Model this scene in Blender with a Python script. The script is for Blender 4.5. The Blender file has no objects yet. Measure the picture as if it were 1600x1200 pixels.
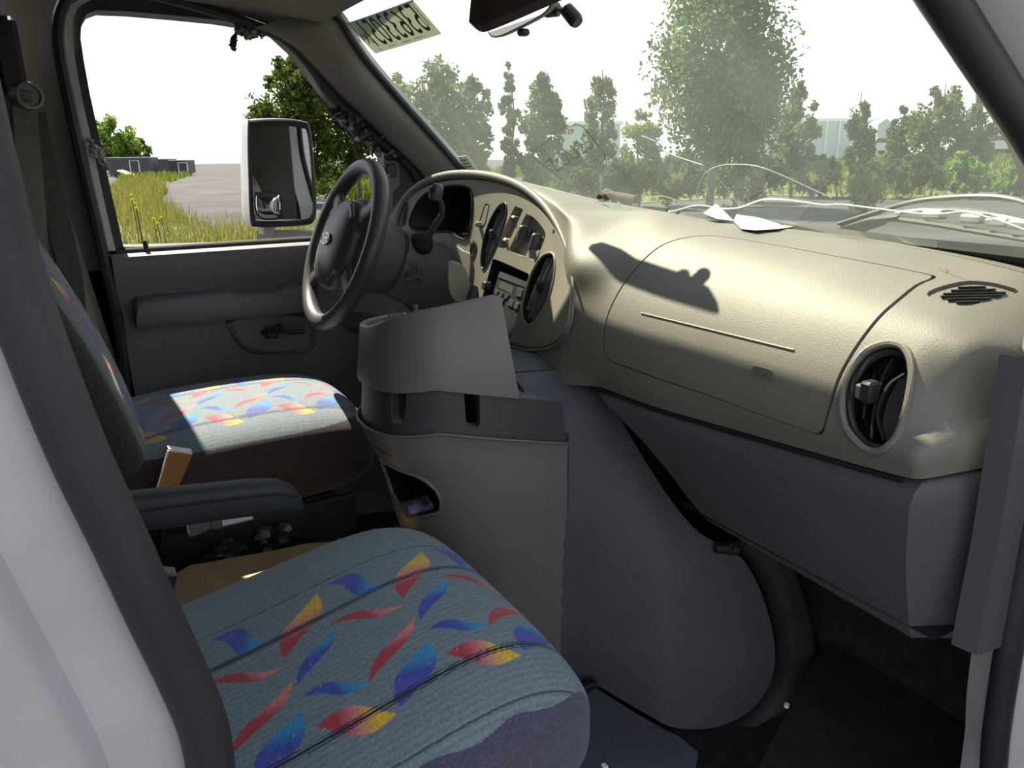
import bpy, math, random
import numpy as np
from mathutils import Vector, Matrix
from mathutils.geometry import delaunay_2d_cdt

# world axes: +X = vehicle forward, +Y = towards the driver's side, Z up, ground z = 0
scene = bpy.context.scene
C = scene.collection
# ------------------------------------------------------------------ camera
FPX = 1200.0
YAW, PITCH, ROLL = math.radians(30.0), math.radians(16.4), math.radians(0.8)
EYE = np.array([0.0, 0.0, 1.64])
_F = np.array([math.sin(YAW)*math.cos(PITCH), math.cos(YAW)*math.cos(PITCH), -math.sin(PITCH)])
_R = np.array([math.cos(YAW), -math.sin(YAW), 0.0])
_U = np.cross(_R, _F)
_R, _U = _R*math.cos(ROLL)-_U*math.sin(ROLL), _U*math.cos(ROLL)+_R*math.sin(ROLL)
cam = bpy.data.cameras.new('camera'); cam_o = bpy.data.objects.new('camera', cam); C.objects.link(cam_o)
cam.sensor_width = 36.0; cam.lens = FPX/1600*36.0; cam.clip_start = 0.02; cam.clip_end = 2000
cam_o.matrix_world = Matrix(((_R[0], _U[0], -_F[0], EYE[0]), (_R[1], _U[1], -_F[1], EYE[1]),
                             (_R[2], _U[2], -_F[2], EYE[2]), (0, 0, 0, 1)))
scene.camera = cam_o
# ------------------------------------------------------------------ sky, sun, exposure
scene.view_settings.view_transform = 'Standard'; scene.view_settings.look = 'None'
scene.view_settings.gamma = 1.0; scene.view_settings.use_curve_mapping = False
scene.view_settings.exposure = 0.15
world = bpy.data.worlds.new('hazy_sky'); scene.world = world; world.use_nodes = True
wn = world.node_tree.nodes; wl = world.node_tree.links
bg = wn['Background']; bg.inputs['Strength'].default_value = 1.0
tc = wn.new('ShaderNodeTexCoord'); sx_ = wn.new('ShaderNodeSeparateXYZ'); rp = wn.new('ShaderNodeValToRGB')
wl.new(tc.outputs['Generated'], sx_.inputs[0]); wl.new(sx_.outputs['Z'], rp.inputs[0]); wl.new(rp.outputs[0], bg.inputs['Color'])
rp.color_ramp.elements[0].position = 0.0; rp.color_ramp.elements[0].color = (1.36, 1.36, 1.36, 1)
rp.color_ramp.elements[1].position = 0.9; rp.color_ramp.elements[1].color = (0.36, 0.50, 0.78, 1)
e_ = rp.color_ramp.elements.new(0.40); e_.color = (1.12, 1.20, 1.32, 1)
SUN_DIR = Vector((0.12, -1.0, -1.34)).normalized()
sun = bpy.data.lights.new('sun', 'SUN'); sun.energy = 12.5; sun.angle = math.radians(0.6); sun.color = (1.0, 0.905, 0.76)
sun_o = bpy.data.objects.new('sun', sun); C.objects.link(sun_o)
sun_o.rotation_euler = SUN_DIR.to_track_quat('-Z', 'Y').to_euler(); sun_o.location = (-2, 12, 9)
scene.cycles.max_bounces = 8; scene.cycles.transparent_max_bounces = 24; scene.cycles.use_denoising = True
scene.cycles.sample_clamp_indirect = 6.0

# ------------------------------------------------------------------ helpers
V = Vector
def ray(px, py):
    return _F + (px-800.0)/FPX*_R + (600.0-py)/FPX*_U
def at(px, py, x=None, y=None, z=None, d=None):
    r = ray(px, py)
    if x is not None: t = (x-EYE[0])/r[0]
    elif y is not None: t = (y-EYE[1])/r[1]
    elif z is not None: t = (z-EYE[2])/r[2]
    else: t = d
    return V(EYE+r*t)
def project(P):
    q = np.asarray(P, float)-EYE
    f = q@_F
    return np.stack([800+FPX*(q@_R)/f, 600-FPX*(q@_U)/f], -1)

class MB:
    """collects geometry in world coordinates for ONE mesh"""
    def __init__(self): self.v = []; self.f = []
    def add(self, vs, fs):
        o = len(self.v); self.v.extend([tuple(p) for p in vs]); self.f.extend([tuple(i+o for i in f) for f in fs]); return self
    def box(self, c, s, rot=None, bev=0.0):
        hx, hy, hz = s[0]/2, s[1]/2, s[2]/2
        if bev > 0:
            b = min(bev, hx*.9, hy*.9, hz*.9); vs = []
            for sx in (-1, 1):
                for sy in (-1, 1):
                    for sz in (-1, 1):
                        vs += [V((sx*hx, sy*(hy-b), sz*(hz-b))), V((sx*(hx-b), sy*hy, sz*(hz-b))), V((sx*(hx-b), sy*(hy-b), sz*hz))]
            I = lambda sx, sy, sz, k: ((sx > 0)*4+(sy > 0)*2+(sz > 0))*3+k
            fs = []
            for s_ in (-1, 1):
                fs.append([I(s_, -1, -1, 0), I(s_, 1, -1, 0), I(s_, 1, 1, 0), I(s_, -1, 1, 0)][::s_])
                fs.append([I(-1, s_, -1, 1), I(1, s_, -1, 1), I(1, s_, 1, 1), I(-1, s_, 1, 1)][::-s_])
                fs.append([I(-1, -1, s_, 2), I(1, -1, s_, 2), I(1, 1, s_, 2), I(-1, 1, s_, 2)][::s_])
                for t_ in (-1, 1):
                    fs.append([I(s_, t_, -1, 0), I(s_, t_, 1, 0), I(s_, t_, 1, 1), I(s_, t_, -1, 1)])
                    fs.append([I(s_, -1, t_, 0), I(s_, 1, t_, 0), I(s_, 1, t_, 2), I(s_, -1, t_, 2)])
                    fs.append([I(-1, s_, t_, 1), I(1, s_, t_, 1), I(1, s_, t_, 2), I(-1, s_, t_, 2)])
                    for w in (-1, 1): fs.append([I(s_, t_, w, 0), I(s_, t_, w, 1), I(s_, t_, w, 2)])
        else:
            vs = [V((a*hx, b_*hy, c_*hz)) for a in (-1, 1) for b_ in (-1, 1) for c_ in (-1, 1)]
            fs = [(0, 1, 3, 2), (4, 6, 7, 5), (0, 4, 5, 1), (2, 3, 7, 6), (0, 2, 6, 4), (1, 5, 7, 3)]
        if rot is not None: vs = [rot @ p for p in vs]
        return self.add([V(c)+p for p in vs], fs)
    def loft(self, rings, closed=True, cap0=True, cap1=True):
        n = len(rings[0]); vs = [p for r in rings for p in r]; fs = []
        for i in range(len(rings)-1):
            for j in range(n if closed else n-1):
                k = (j+1) % n
                fs.append((i*n+j, i*n+k, (i+1)*n+k, (i+1)*n+j))
        if closed and cap0: fs.append(tuple(range(n-1, -1, -1)))
        if closed and cap1: fs.append(tuple(range((len(rings)-1)*n, len(rings)*n)))
        return self.add(vs, fs)
    def tube(self, path, r, n=10, flat=1.0, up=(0, 0, 1), closed=False):
        path = [V(p) for p in path]; m = len(path)
        rs = r if hasattr(r, '__len__') else [r]*m
        rings = []; pu = V(up)
        for i, p in enumerate(path):
            if closed: t = path[(i+1) % m]-path[i-1]
            else: t = path[min(i+1, m-1)]-path[max(i-1, 0)]
            if t.length < 1e-9: t = V((1, 0, 0))
            t.normalize(); s = t.cross(pu)
            if s.length < 1e-4: s = t.cross(V((.3, .9, .1)))
            s.normalize(); u = s.cross(t).normalized()
            rings.append([p+s*(rs[i]*math.cos(a))+u*(rs[i]*flat*math.sin(a)) for a in [2*math.pi*k/n for k in range(n)]])
        if closed: rings.append(rings[0]); return self.loft(rings, True, False, False)
        return self.loft(rings)
    def lathe(self, c, axis, prof, n=24, ref=(0, 0, 1)):
        """prof: (distance along axis, radius)"""
        a = V(axis).normalized(); s = a.cross(V(ref))
        if s.length < 1e-4: s = a.cross(V((1, 0, 0)))
        s.normalize(); u = s.cross(a)
        return self.loft([[V(c)+a*d+(s*math.cos(2*math.pi*k/n)+u*math.sin(2*math.pi*k/n))*max(r, 1e-5) for k in range(n)] for d, r in prof])
    def prism(self, poly, depth):
        """poly: 3-D outline, depth: vector"""
        poly = [V(p) for p in poly]; d = V(depth); n = len(poly)
        vs = poly+[p+d for p in poly]
        return self.add(vs, [tuple(range(n-1, -1, -1)), tuple(range(n, 2*n))]+[(i, (i+1) % n, n+(i+1) % n, n+i) for i in range(n)])
    def sheet(self, outline, holes, f, step, rim=None, flip=False):
        """2-D outline with holes, filled with a grid and mapped to 3-D by f(u, v); rim = vector or function(u, v) for edge walls"""
        fs, P2 = fill2d(outline, holes, step)
        vs = [f(u, v) for u, v in P2]
        self.add(vs, [t[::-1] if flip else t for t in fs])
        if rim is not None:
            for loop in [outline]+list(holes):
                loop = dense(loop, step)
                a = [V(f(u, v)) for u, v in loop]
                b = [p+V(rim(u, v) if callable(rim) else rim) for p, (u, v) in zip(a, loop)]
                n = len(a); self.add(a+b, [(i, (i+1) % n, n+(i+1) % n, n+i) for i in range(n)])
        return self
    def build(self, name, mat, parent=None, smooth=True, ang=40, **props):
        me = bpy.data.meshes.new(name); me.from_pydata([tuple(p) for p in self.v], [], self.f); me.validate()
        if isinstance(mat, (list, tuple)):
            for m in mat: me.materials.append(m)
        elif mat is not None: me.materials.append(mat)
        if smooth:
            me.polygons.foreach_set('use_smooth', [True]*len(me.polygons)); me.set_sharp_from_angle(angle=math.radians(ang))
        o = bpy.data.objects.new(name, me); C.objects.link(o)
        if parent is not None: adopt(o, parent)
        tag(o, **props)
        return o
def adopt(o, parent):
    o.parent = parent
    M = Matrix.Identity(4); p = parent
    while p is not None:
        if p.type == 'EMPTY': M = M @ Matrix.Translation(-p.location)
        p = p.parent if p.parent is not None else None
    o.matrix_parent_inverse = M if parent.type == 'EMPTY' else Matrix.Identity(4)
def tag(o, label=None, cat=None, group=None, kind=None):
    if label: o['label'] = label
    if cat: o['category'] = cat
    if group: o['group'] = group
    if kind: o['kind'] = kind
    return o
def thing(name, loc, label, cat, group=None, kind=None):
    o = bpy.data.objects.new(name, None); C.objects.link(o); o.location = loc; o.empty_display_size = .05
    return tag(o, label, cat, group, kind)
def dense(loop, step):
    out = []; n = len(loop)
    for i in range(n):
        a, b = loop[i], loop[(i+1) % n]; d = math.hypot(b[0]-a[0], b[1]-a[1]); k = max(1, int(math.ceil(d/step)))
        out += [(a[0]+(b[0]-a[0])*j/k, a[1]+(b[1]-a[1])*j/k) for j in range(k)]
    return out
def inside(P, poly):
    x, y = P[:, 0], P[:, 1]; r = np.zeros(len(P), bool); n = len(poly); j = n-1
    for i in range(n):
        xi, yi = poly[i]; xj, yj = poly[j]
        c = ((yi > y) != (yj > y)) & (x < (xj-xi)*(y-yi)/((yj-yi) if abs(yj-yi) > 1e-12 else 1e-12)+xi)
        r ^= c; j = i
    return r
def segdist(P, loop):
    d = np.full(len(P), 1e9); L = np.array(loop)
    for i in range(len(L)):
        a, b = L[i], L[(i+1) % len(L)]; ab = b-a; q = max(ab@ab, 1e-12)
        t = np.clip(((P-a)@ab)/q, 0, 1); d = np.minimum(d, np.hypot(*(P-a-t[:, None]*ab).T))
    return d
def fill2d(outline, holes, step):
    loops = [dense(l, step) for l in [outline]+list(holes)]
    O = np.array(outline); lo, hi = O.min(0), O.max(0)
    gx = np.arange(lo[0]+step*.5, hi[0], step); gy = np.arange(lo[1]+step*.5, hi[1], step)
    G = np.array([(a+(step*.25 if k % 2 else -step*.25), b) for k, b in enumerate(gy) for a in gx]) if len(gx) and len(gy) else np.zeros((0, 2))
    if len(G):
        ok = inside(G, outline) & (segdist(G, loops[0]) > step*.45)
        for h in loops[1:]: ok &= ~inside(G, h) & (segdist(G, h) > step*.45)
        G = G[ok]
    vs = []; es = []
    for l in loops:
        o = len(vs); vs += list(l); es += [(o+i, o+(i+1) % len(l)) for i in range(len(l))]
    vs += [tuple(g) for g in G]
    r = delaunay_2d_cdt([V(p) for p in vs], es, [], 0, 1e-7)
    P2 = [(p.x, p.y) for p in r[0]]; A = np.array(P2)
    T = [tuple(t) for t in r[2]]
    cen = np.array([A[list(t)].mean(0) for t in T])
    ok = inside(cen, outline)
    for h in holes: ok &= ~inside(cen, h)
    return [t for t, k in zip(T, ok) if k], P2
def smooth_path(pts, per=6, closed=False):
    """Catmull-Rom through 2-D or 3-D points"""
    P = [np.array(p, float) for p in pts]; n = len(P); out = []
    for i in range(n if closed else n-1):
        p0 = P[(i-1) % n] if closed or i > 0 else 2*P[0]-P[1]
        p1 = P[i]; p2 = P[(i+1) % n]
        p3 = P[(i+2) % n] if closed or i+2 < n else 2*P[-1]-P[-2]
        for k in range(per):
            t = k/per
            out.append(.5*((2*p1)+(-p0+p2)*t+(2*p0-5*p1+4*p2-p3)*t*t+(-p0+3*p1-3*p2+p3)*t**3))
    if not closed: out.append(P[-1])
    return [tuple(float(c) for c in p) for p in out]
def hitter(f, u0, u1, v0, v1, n=70):
    """returns a function pixel -> (u, v) on the surface f"""
    U, W = np.meshgrid(np.linspace(u0, u1, n), np.linspace(v0, v1, n), indexing='ij')
    P = np.array([f(a, b) for a, b in zip(U.ravel(), W.ravel())], float)
    Q = project(P); D = (P-EYE)@_F
    U, W = U.ravel(), W.ravel()
    def hit(px, py):
        q = np.array([px, py], float)
        dd = np.hypot(*(Q-q).T)
        m = dd.min(); cand = np.where(dd < m+6)[0]; k = cand[np.argmin(D[cand])]
        a, b = U[k], W[k]
        for _ in range(12):
            p = project(np.array(f(a, b), float)); e = q-p
            if np.hypot(*e) < .02: break
            h = 1e-4
            J = np.stack([(project(np.array(f(a+h, b), float))-p)/h, (project(np.array(f(a, b+h), float))-p)/h], -1)
            try: s = np.linalg.lstsq(J, e, rcond=1e-6)[0]
            except Exception: break
            s = np.clip(s, -.05, .05); a += s[0]; b += s[1]
        return (float(a), float(b))
    return hit
def offset_fn(f, d, h=1e-3):
    def g(u, v):
        p = V(f(u, v)); a = V(f(u+h, v))-p; b = V(f(u, v+h))-p
        n = a.cross(b).normalized()
        if n.dot(V(EYE)-p) < 0: n = -n
        return p+n*d
    return g
def normal_of(f, u, v, h=1e-3):
    p = V(f(u, v)); n = (V(f(u+h, v))-p).cross(V(f(u, v+h))-p).normalized()
    return n if n.dot(V(EYE)-p) > 0 else -n
def shrink(loop, k):
    c = np.mean(np.array(loop), 0); return [tuple(c+(np.array(p)-c)*k) for p in loop]
def oval(c, a, b, n=28, p=2.0, rot=0.0):
    out = []
    for k in range(n):
        t = 2*math.pi*k/n; ct, st = math.cos(t), math.sin(t)
        x = a*math.copysign(abs(ct)**(2/p), ct); y = b*math.copysign(abs(st)**(2/p), st)
        out.append((c[0]+x*math.cos(rot)-y*math.sin(rot), c[1]+x*math.sin(rot)+y*math.cos(rot)))
    return out
def chords(poly, d, n, margin=.0):
    """n parallel chords of a 2-D polygon along direction d, evenly spread across it"""
    P = np.array(poly); d = np.array(d, float)/np.hypot(*d); e = np.array([-d[1], d[0]])
    s = P@e; out = []
    for k in range(n):
        w = s.min()+(s.max()-s.min())*(k+1)/(n+1); ts = []
        for i in range(len(P)):
            a, b = P[i], P[(i+1) % len(P)]; sa, sb = a@e-w, b@e-w
            if sa*sb < 0: ts.append((a+(b-a)*sa/(sa-sb))@d)
        if len(ts) >= 2: out.append((tuple(d*(min(ts)+margin)+e*w), tuple(d*(max(ts)-margin)+e*w)))
    return out

# ------------------------------------------------------------------ materials
def mat(name, col, rough=.6, col2=None, nscale=6.0, bump=0.0, bscale=400.0, metal=0.0, spec=.5, detail=4.0, lo=.35, hi=.65,
        sheen=0.0, coat=0.0, attr=None, stretch=None, bdetail=2.0):
    m = bpy.data.materials.new(name); m.use_nodes = True; nt = m.node_tree; N = nt.nodes; L = nt.links
    b = N['Principled BSDF']; b.inputs['Roughness'].default_value = rough; b.inputs['Metallic'].default_value = metal
    b.inputs['Specular IOR Level'].default_value = spec; b.inputs['Base Color'].default_value = (*col, 1)
    if sheen: b.inputs['Sheen Weight'].default_value = sheen
    if coat: b.inputs['Coat Weight'].default_value = coat
    t = N.new('ShaderNodeTexCoord'); co = t.outputs['Object']
    if stretch:
        mp = N.new('ShaderNodeMapping'); mp.inputs['Scale'].default_value = stretch; L.new(co, mp.inputs[0]); co = mp.outputs[0]
    src = None
    if attr:
        a = N.new('ShaderNodeAttribute'); a.attribute_name = attr; src = a.outputs['Color']
    if col2 is not None:
        n = N.new('ShaderNodeTexNoise'); n.inputs['Scale'].default_value = nscale; n.inputs['Detail'].default_value = detail
        L.new(co, n.inputs['Vector'])
        r = N.new('ShaderNodeValToRGB'); r.color_ramp.elements[0].position = lo; r.color_ramp.elements[1].position = hi
        L.new(n.outputs['Fac'], r.inputs[0])
        if src is None:
            r.color_ramp.elements[0].color = (*col, 1); r.color_ramp.elements[1].color = (*col2, 1); src = r.outputs[0]
        else:
            r.color_ramp.elements[0].color = (.72, .72, .72, 1); r.color_ramp.elements[1].color = (1.15, 1.15, 1.15, 1)
            mx = N.new('ShaderNodeMix'); mx.data_type = 'RGBA'; mx.blend_type = 'MULTIPLY'; mx.inputs[0].default_value = 1.0
            L.new(src, mx.inputs[6]); L.new(r.outputs[0], mx.inputs[7]); src = mx.outputs[2]
    if src is not None: L.new(src, b.inputs['Base Color'])
    if bump > 0:
        n2 = N.new('ShaderNodeTexNoise'); n2.inputs['Scale'].default_value = bscale; n2.inputs['Detail'].default_value = bdetail
        L.new(co, n2.inputs['Vector'])
        bp = N.new('ShaderNodeBump'); bp.inputs['Strength'].default_value = bump; bp.inputs['Distance'].default_value = .002
        L.new(n2.outputs['Fac'], bp.inputs['Height']); L.new(bp.outputs[0], b.inputs['Normal'])
    return m
M = {}
M['dash'] = mat('dash_vinyl', (0.1650, 0.1509, 0.1229), .52, (0.2106, 0.1930, 0.1580), 3.0, .30, 620, bdetail=3)
M['dash_lower'] = mat('lower_dash_plastic', (0.0788, 0.0788, 0.0861), .55, (0.0945, 0.0933, 0.0995), 5, .15, 500)
M['face'] = mat('faceplate_plastic', (0.2506, 0.2297, 0.1844), .62, (0.2923, 0.2680, 0.2158), 9, .10, 700)
M['cover'] = mat('engine_cover_plastic', (0.0829, 0.0846, 0.1008), .58, (0.1045, 0.1058, 0.1222), 4, .2, 450)
M['console'] = mat('console_plastic', (0.1722, 0.1598, 0.1566), .42, (0.1978, 0.1817, 0.1753), 4, .08, 700)
M['tray'] = mat('console_tray_plastic', (0.0450, 0.0459, 0.0495), .5, (0.0585, 0.0585, 0.0612), 8, .15, 600)
M['black'] = mat('black_plastic', (.018, .018, .02), .5, (.03, .03, .031), 20)
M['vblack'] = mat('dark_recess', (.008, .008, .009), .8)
M['rubber'] = mat('black_rubber', (0.0216, 0.0225, 0.0255), .55, (0.0314, 0.0323, 0.0363), 12, .1, 300)
M['wheel'] = mat('wheel_vinyl', (0.0501, 0.0491, 0.0491), .42, (0.0683, 0.0655, 0.0637), 15, .12, 600)
M['column'] = mat('column_plastic', (0.0810, 0.0810, 0.0864), .5, (0.1080, 0.1048, 0.1026), 10, .12, 600)
M['door'] = mat('door_panel_vinyl', (0.1123, 0.1161, 0.1255), .6, (0.1387, 0.1399, 0.1479), 4, .2, 500)
M['trim'] = mat('pillar_trim_plastic', (0.1906, 0.1794, 0.1569), .6, (0.2299, 0.2130, 0.1850), 5, .15, 500)
M['headliner'] = mat('headliner_cloth', (0.2218, 0.2016, 0.1764), .9, (0.2621, 0.2419, 0.2117), 8, .3, 900)
M['white'] = mat('white_paint', (0.5328, 0.5256, 0.5184), .35, (0.576, 0.5688, 0.5616), 3, coat=.3)
M['white_dirty'] = mat('white_paint_dirty', (0.4752, 0.4608, 0.4536), .45, (0.576, 0.5616, 0.5544), 7, detail=6)
M['carpet'] = mat('floor_carpet', (0.0132, 0.0132, 0.0126), .95, (0.03, 0.0288, 0.0264), 35, .6, 350)
M['mat'] = mat('floor_mat_rubber', (0.021, 0.021, 0.0216), .8, (0.033, 0.0318, 0.03), 20, .4, 250)
M['steel'] = mat('bright_steel', (.55, .55, .56), .3, metal=1.0)
M['chrome'] = mat('mirror_silver', (.9, .92, .92), .015, metal=1.0)
M['rust'] = mat('rusty_steel', (0.0450, 0.0175, 0.0090), .85, (0.1000, 0.0425, 0.0200), 90, .8, 300, metal=.2)
M['paper'] = mat('white_paper', (.80, .80, .78), .8, (.86, .86, .85), 8)
M['print'] = mat('grey_print', (.12, .12, .13), .8)
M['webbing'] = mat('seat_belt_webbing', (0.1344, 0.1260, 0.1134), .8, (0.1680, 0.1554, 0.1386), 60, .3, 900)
M['belt_dark'] = mat('seat_belt_shadow_webbing', (0.0588, 0.0546, 0.0487), .85, (0.0756, 0.0714, 0.0630), 60, .3, 900)  # darker copy of the webbing, shade put into the colour
M['tan'] = mat('tan_buckle_side', (0.3080, 0.1425, 0.0385), .55, (0.3960, 0.1900, 0.0525), 12)  # black buckle plastic, with the light on its side put into the colour
M['card'] = mat('brown_cardboard', (.48, .33, .15), .85, (.56, .40, .19), 12)
M['ebutton'] = mat('button_grey', (0.1440, 0.1440, 0.1485), .5)
M['lcd'] = mat('lcd_grey', (.13, .135, .125), .25)
M['radio'] = mat('radio_plastic', (0.0405, 0.0405, 0.0432), .45, (0.0513, 0.0508, 0.0518), 20)
M['seat'] = mat('seat_print_cloth', (.10, .14, .16), .95, (1, 1, 1), 260, .55, 700, attr='print', sheen=.25, detail=2.0, lo=.25, hi=.75, bdetail=3)
M['seat_side'] = mat('seat_side_cloth', (0.0441, 0.0323, 0.0314), .95, (0.0735, 0.0539, 0.0490), 90, .6, 500, sheen=.2)
M['seat_base'] = mat('seat_base_metal', (.03, .03, .03), .7, (.05, .047, .043), 12)
M['arm'] = mat('armrest_vinyl', (0.0235, 0.0262, 0.0309), .6, (0.0302, 0.0336, 0.0390), 12, .25, 500)
M['seam'] = mat('piping_thread', (.012, .013, .018), .8)
# ================================================================== VAN SHELL
CY = 1.275                                   # centre line of the van
def ws(y, t):
    """windscreen: y across, t 0 = base, 1 = top"""
    c = (y-CY)/.82; k = 1-c*c
    xb, xt = 1.03+.085*k, .665+.055*k
    zb, zt = 1.50, 1.985
    return V((xb+(xt-xb)*t+.012*math.sin(math.pi*min(max(t, 0), 1)), y, zb+(zt-zb)*t))
# floor
m = MB()
fl = [(-2.6, .70), (.20, .70), (.45, .66), (.62, .60), (.80, .575), (1.02, .575), (1.15, .64), (1.24, .80), (1.27, 1.0), (1.27, 1.45)]
m.loft([[V((x, y, z)) for (x, z) in fl] for y in (.40, .8, 1.25, 1.7, 2.17)], closed=False)
m.add([(x, y, .54) for x in (-2.6, 1.3) for y in (.40, 2.17)], [(0, 1, 3, 2)])
floor_o = m.build('floor', M['carpet'], kind='structure', label='dark worn carpet floor of the van cab', ang=60)
# headliner and roof
m = MB()
hx = [.665, .64, .60, .5, .2, -.5, -2.6]; hz = [1.985, 1.968, 1.985, 2.015, 2.035, 2.035, 2.035]
def roofz(y): return -.022*abs((y-CY)/.82)**6
m.loft([[V((x, y, z+roofz(y)*(1 if x < .64 else .4))) for x, z in zip(hx, hz)] for y in np.linspace(.44, 2.11, 17)], closed=False)
m.loft([[V((x, y, z+.05)) for x, z in zip([.72, .6, .2, -2.6], [1.965, 2.03, 2.09, 2.09])] for y in (.40, .5, 2.05, 2.17)], closed=False)
m.build('ceiling', M['headliner'], kind='structure', label='beige cloth headliner of the van roof')
# driver's side wall behind the door: pillar trim
dw = [(-2.6, 2.15), (-.3, 2.12), (-.14, 2.105), (-.075, 2.10), (-.045, 2.11), (-.03, 2.135)]
def bp(z): return (1.62-z)*.135 if z < 1.9 else -.04     # the pillar leans: front edge x against z
m = MB()
m.loft([[V((x+(bp(z) if x > -.5 else 0)+.045, y-.03*max(0, z-1.75)*(1 if x > -2 else 1), z)) for x, y in dw] for z in (.70, 1.0, 1.2, 1.4, 1.6, 1.8, 1.92, 2.0)], closed=False)
m.loft([[V((x, 2.22, z)) for x in (-2.6, .10)] for z in (.5, 1.3, 2.02)], closed=False)
m.build('wall_left', M['trim'], kind='structure', label="grey brown pillar trim behind the driver's door")
# rear wall
MB().box((-2.6, 1.25, 1.35), (.04, 1.80, 1.35)).build('wall_back', M['headliner'], kind='structure', label='rear wall of the van body')
# ---- driver's window surround, measured at the door plane
YD = 2.135
hole_px = [(193, 386), (172, 292), (152, 200), (140, 145), (131, 95), (126, 60), (127, 38), (136, 22), (152, 16), (200, 18), (270, 24), (340, 31), (395, 40),
           (432, 52), (460, 78), (484, 108), (508, 142), (545, 178), (585, 222), (604, 246), (602, 310), (600, 374), (500, 378), (350, 382)]
hole = [(at(px, py, y=YD).x, at(px, py, y=YD).z) for px, py in hole_px]
out_px = [(183, 700), (183, 500), (178, 392), (160, 310), (140, 212), (126, 152), (117, 95), (112, 60), (110, 30), (112, 2), (130, -16), (200, -22), (280, -18), (360, -6), (420, 14),
          (458, 42), (490, 74), (520, 110), (560, 150), (610, 205), (660, 262), (690, 300), (690, 560), (690, 700)]
outl = [(at(px, py, y=YD).x, at(px, py, y=YD).z) for px, py in out_px]
door = thing('door_1', (.35, 2.15, .70), "driver's door with grey vinyl panel and open window", None, kind='structure')
m = MB(); m.sheet(outl, [hole], lambda x, z: V((x, YD, z)), .04, rim=(0, .075, 0))
m.add([(-.02, 2.22, .68), (1.1, 2.22, .68), (1.1, 2.22, 1.38), (-.02, 2.22, 1.38)], [(0, 1, 2, 3)])
m.build('door_frame', M['black'], door)
# bright painted jamb strip and black seal behind the window, seal goes over the top and down the A-pillar
def poly_at(pts, y): return [at(px, py, y=y) for px, py in pts]
w_out = poly_at([(166, 400), (150, 320), (128, 222), (112, 140), (101, 90), (97, 50), (101, 22), (116, 4), (140, -8)], 2.125)
w_in = poly_at([(183, 400), (163, 315), (142, 215), (128, 152), (118, 95), (114, 60), (114, 34), (122, 12), (142, 0)], 2.125)
m = MB(); m.loft([smooth_path(w_out, 4), smooth_path(w_in, 4)], closed=False)
b_ = [V(p)+V((0, .07, 0)) for p in smooth_path(w_out, 4)]
m.build('jamb_strip', M['white_dirty'], door)
seal_px = [(200, 640), (188, 520), (164, 410), (143, 315), (121, 220), (104, 140), (93, 85), (90, 45), (97, 12), (118, -10), (200, -14), (300, 8), (400, 40), (440, 58), (468, 82),
           (492, 112), (516, 148), (556, 184), (600, 226), (640, 258), (665, 300)]
MB().tube(smooth_path(poly_at(seal_px, 2.105), 4), .013, 8, up=(0, 1, 0)).build('trim_1', M['rubber'], kind='structure', label="black rubber seal around the driver's door opening")
# door inner panel: sill roll, upper panel, armrest, pocket, handle
def dsurf(x, s):
    """door card: s = height"""
    z = s
    y = YD-.02-.035*math.exp(-((z-1.30)/.10)**2) + .02*max(0, (z-1.36)/.04)**2*.3 - .012*max(0, 1.25-z)
    return V((x, y, z))
zs = at(350, 388, y=2.11).z
m = MB(); xs = np.linspace(.10, 1.05, 14)
prof = [(.56, 2.105), (.95, 2.10), (1.10, 2.095), (1.18, 2.10), (1.26, 2.102), (1.33, 2.10), (1.38, 2.092), (zs-.018, 2.086), (zs-.004, 2.093), (zs+.002, 2.108), (zs+.002, 2.21)]
m.loft([[V((x+.02*max(0, 1.3-z), y, z)) for z, y in prof] for x in xs], closed=False)
for x in (xs[0], xs[-1]):
    m.add([V((x+.02*max(0, 1.3-z), y, z)) for z, y in prof]+[V((x, 2.18, zs)), V((x, 2.18, .56))], [tuple(range(len(prof)+2))])
m.build('door_panel', M['door'], door)
# belt seal on the sill
MB().box((.48, 2.135, zs+.006), (.80, .02, .016), bev=.004).build('belt_seal', M['rubber'], door)
# armrest: long shelf with a rising front end
ya = 1.985
arm_top = [(at(px, py, y=2.03).x, at(px, py, y=2.03).z) for px, py in [(211, 486), (213, 474), (216, 471), (250, 467), (300, 462), (350, 457), (363, 456), (372, 460), (400, 458), (438, 456), (446, 449), (470, 448), (480, 452), (492, 470)]]
rings = []
for (x, zt) in arm_top:
    arm_bot = min(zt-.012, 1.252-.012*(x-.15))
    rings.append([V((x, 2.11, zt)), V((x, 2.06, zt+.002)), V((x, 2.035, zt-.006)), V((x, 2.028, zt-.02)), V((x, 2.035, arm_bot+.015)), V((x, 2.05, arm_bot)), V((x, 2.11, arm_bot-.005))])
MB().loft(rings).build('armrest', M['door'], door)
# pull pocket with handle
pk = smooth_path(poly_at([(360, 500), (365, 525), (382, 545), (410, 553), (450, 552), (488, 545), (494, 520), (492, 497), (430, 490)], 2.08), 4, True)
m = MB(); c0 = sum((V(p) for p in pk), V())/len(pk)
ring = lambda k, dy: [c0+(V(p)-c0)*k+V((0, dy, 0)) for p in pk]
m.loft([ring(1.0, .012), ring(1.0, -.002), ring(.96, -.006), ring(.92, -.002), ring(.88, .01)], cap0=False)
m.build('handle_pocket', M['door'], door)
hd = [at(410, 520, y=2.07), at(432, 515, y=2.05), at(436, 509, y=2.045), at(444, 518, y=2.05), at(474, 518, y=2.06)]
m = MB(); m.tube(smooth_path(hd, 5), .011, 8, flat=.6)
m.box(at(424, 520, y=2.062), (.035, .02, .03), bev=.006)
m.build('door_handle', M['black'], door)
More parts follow.
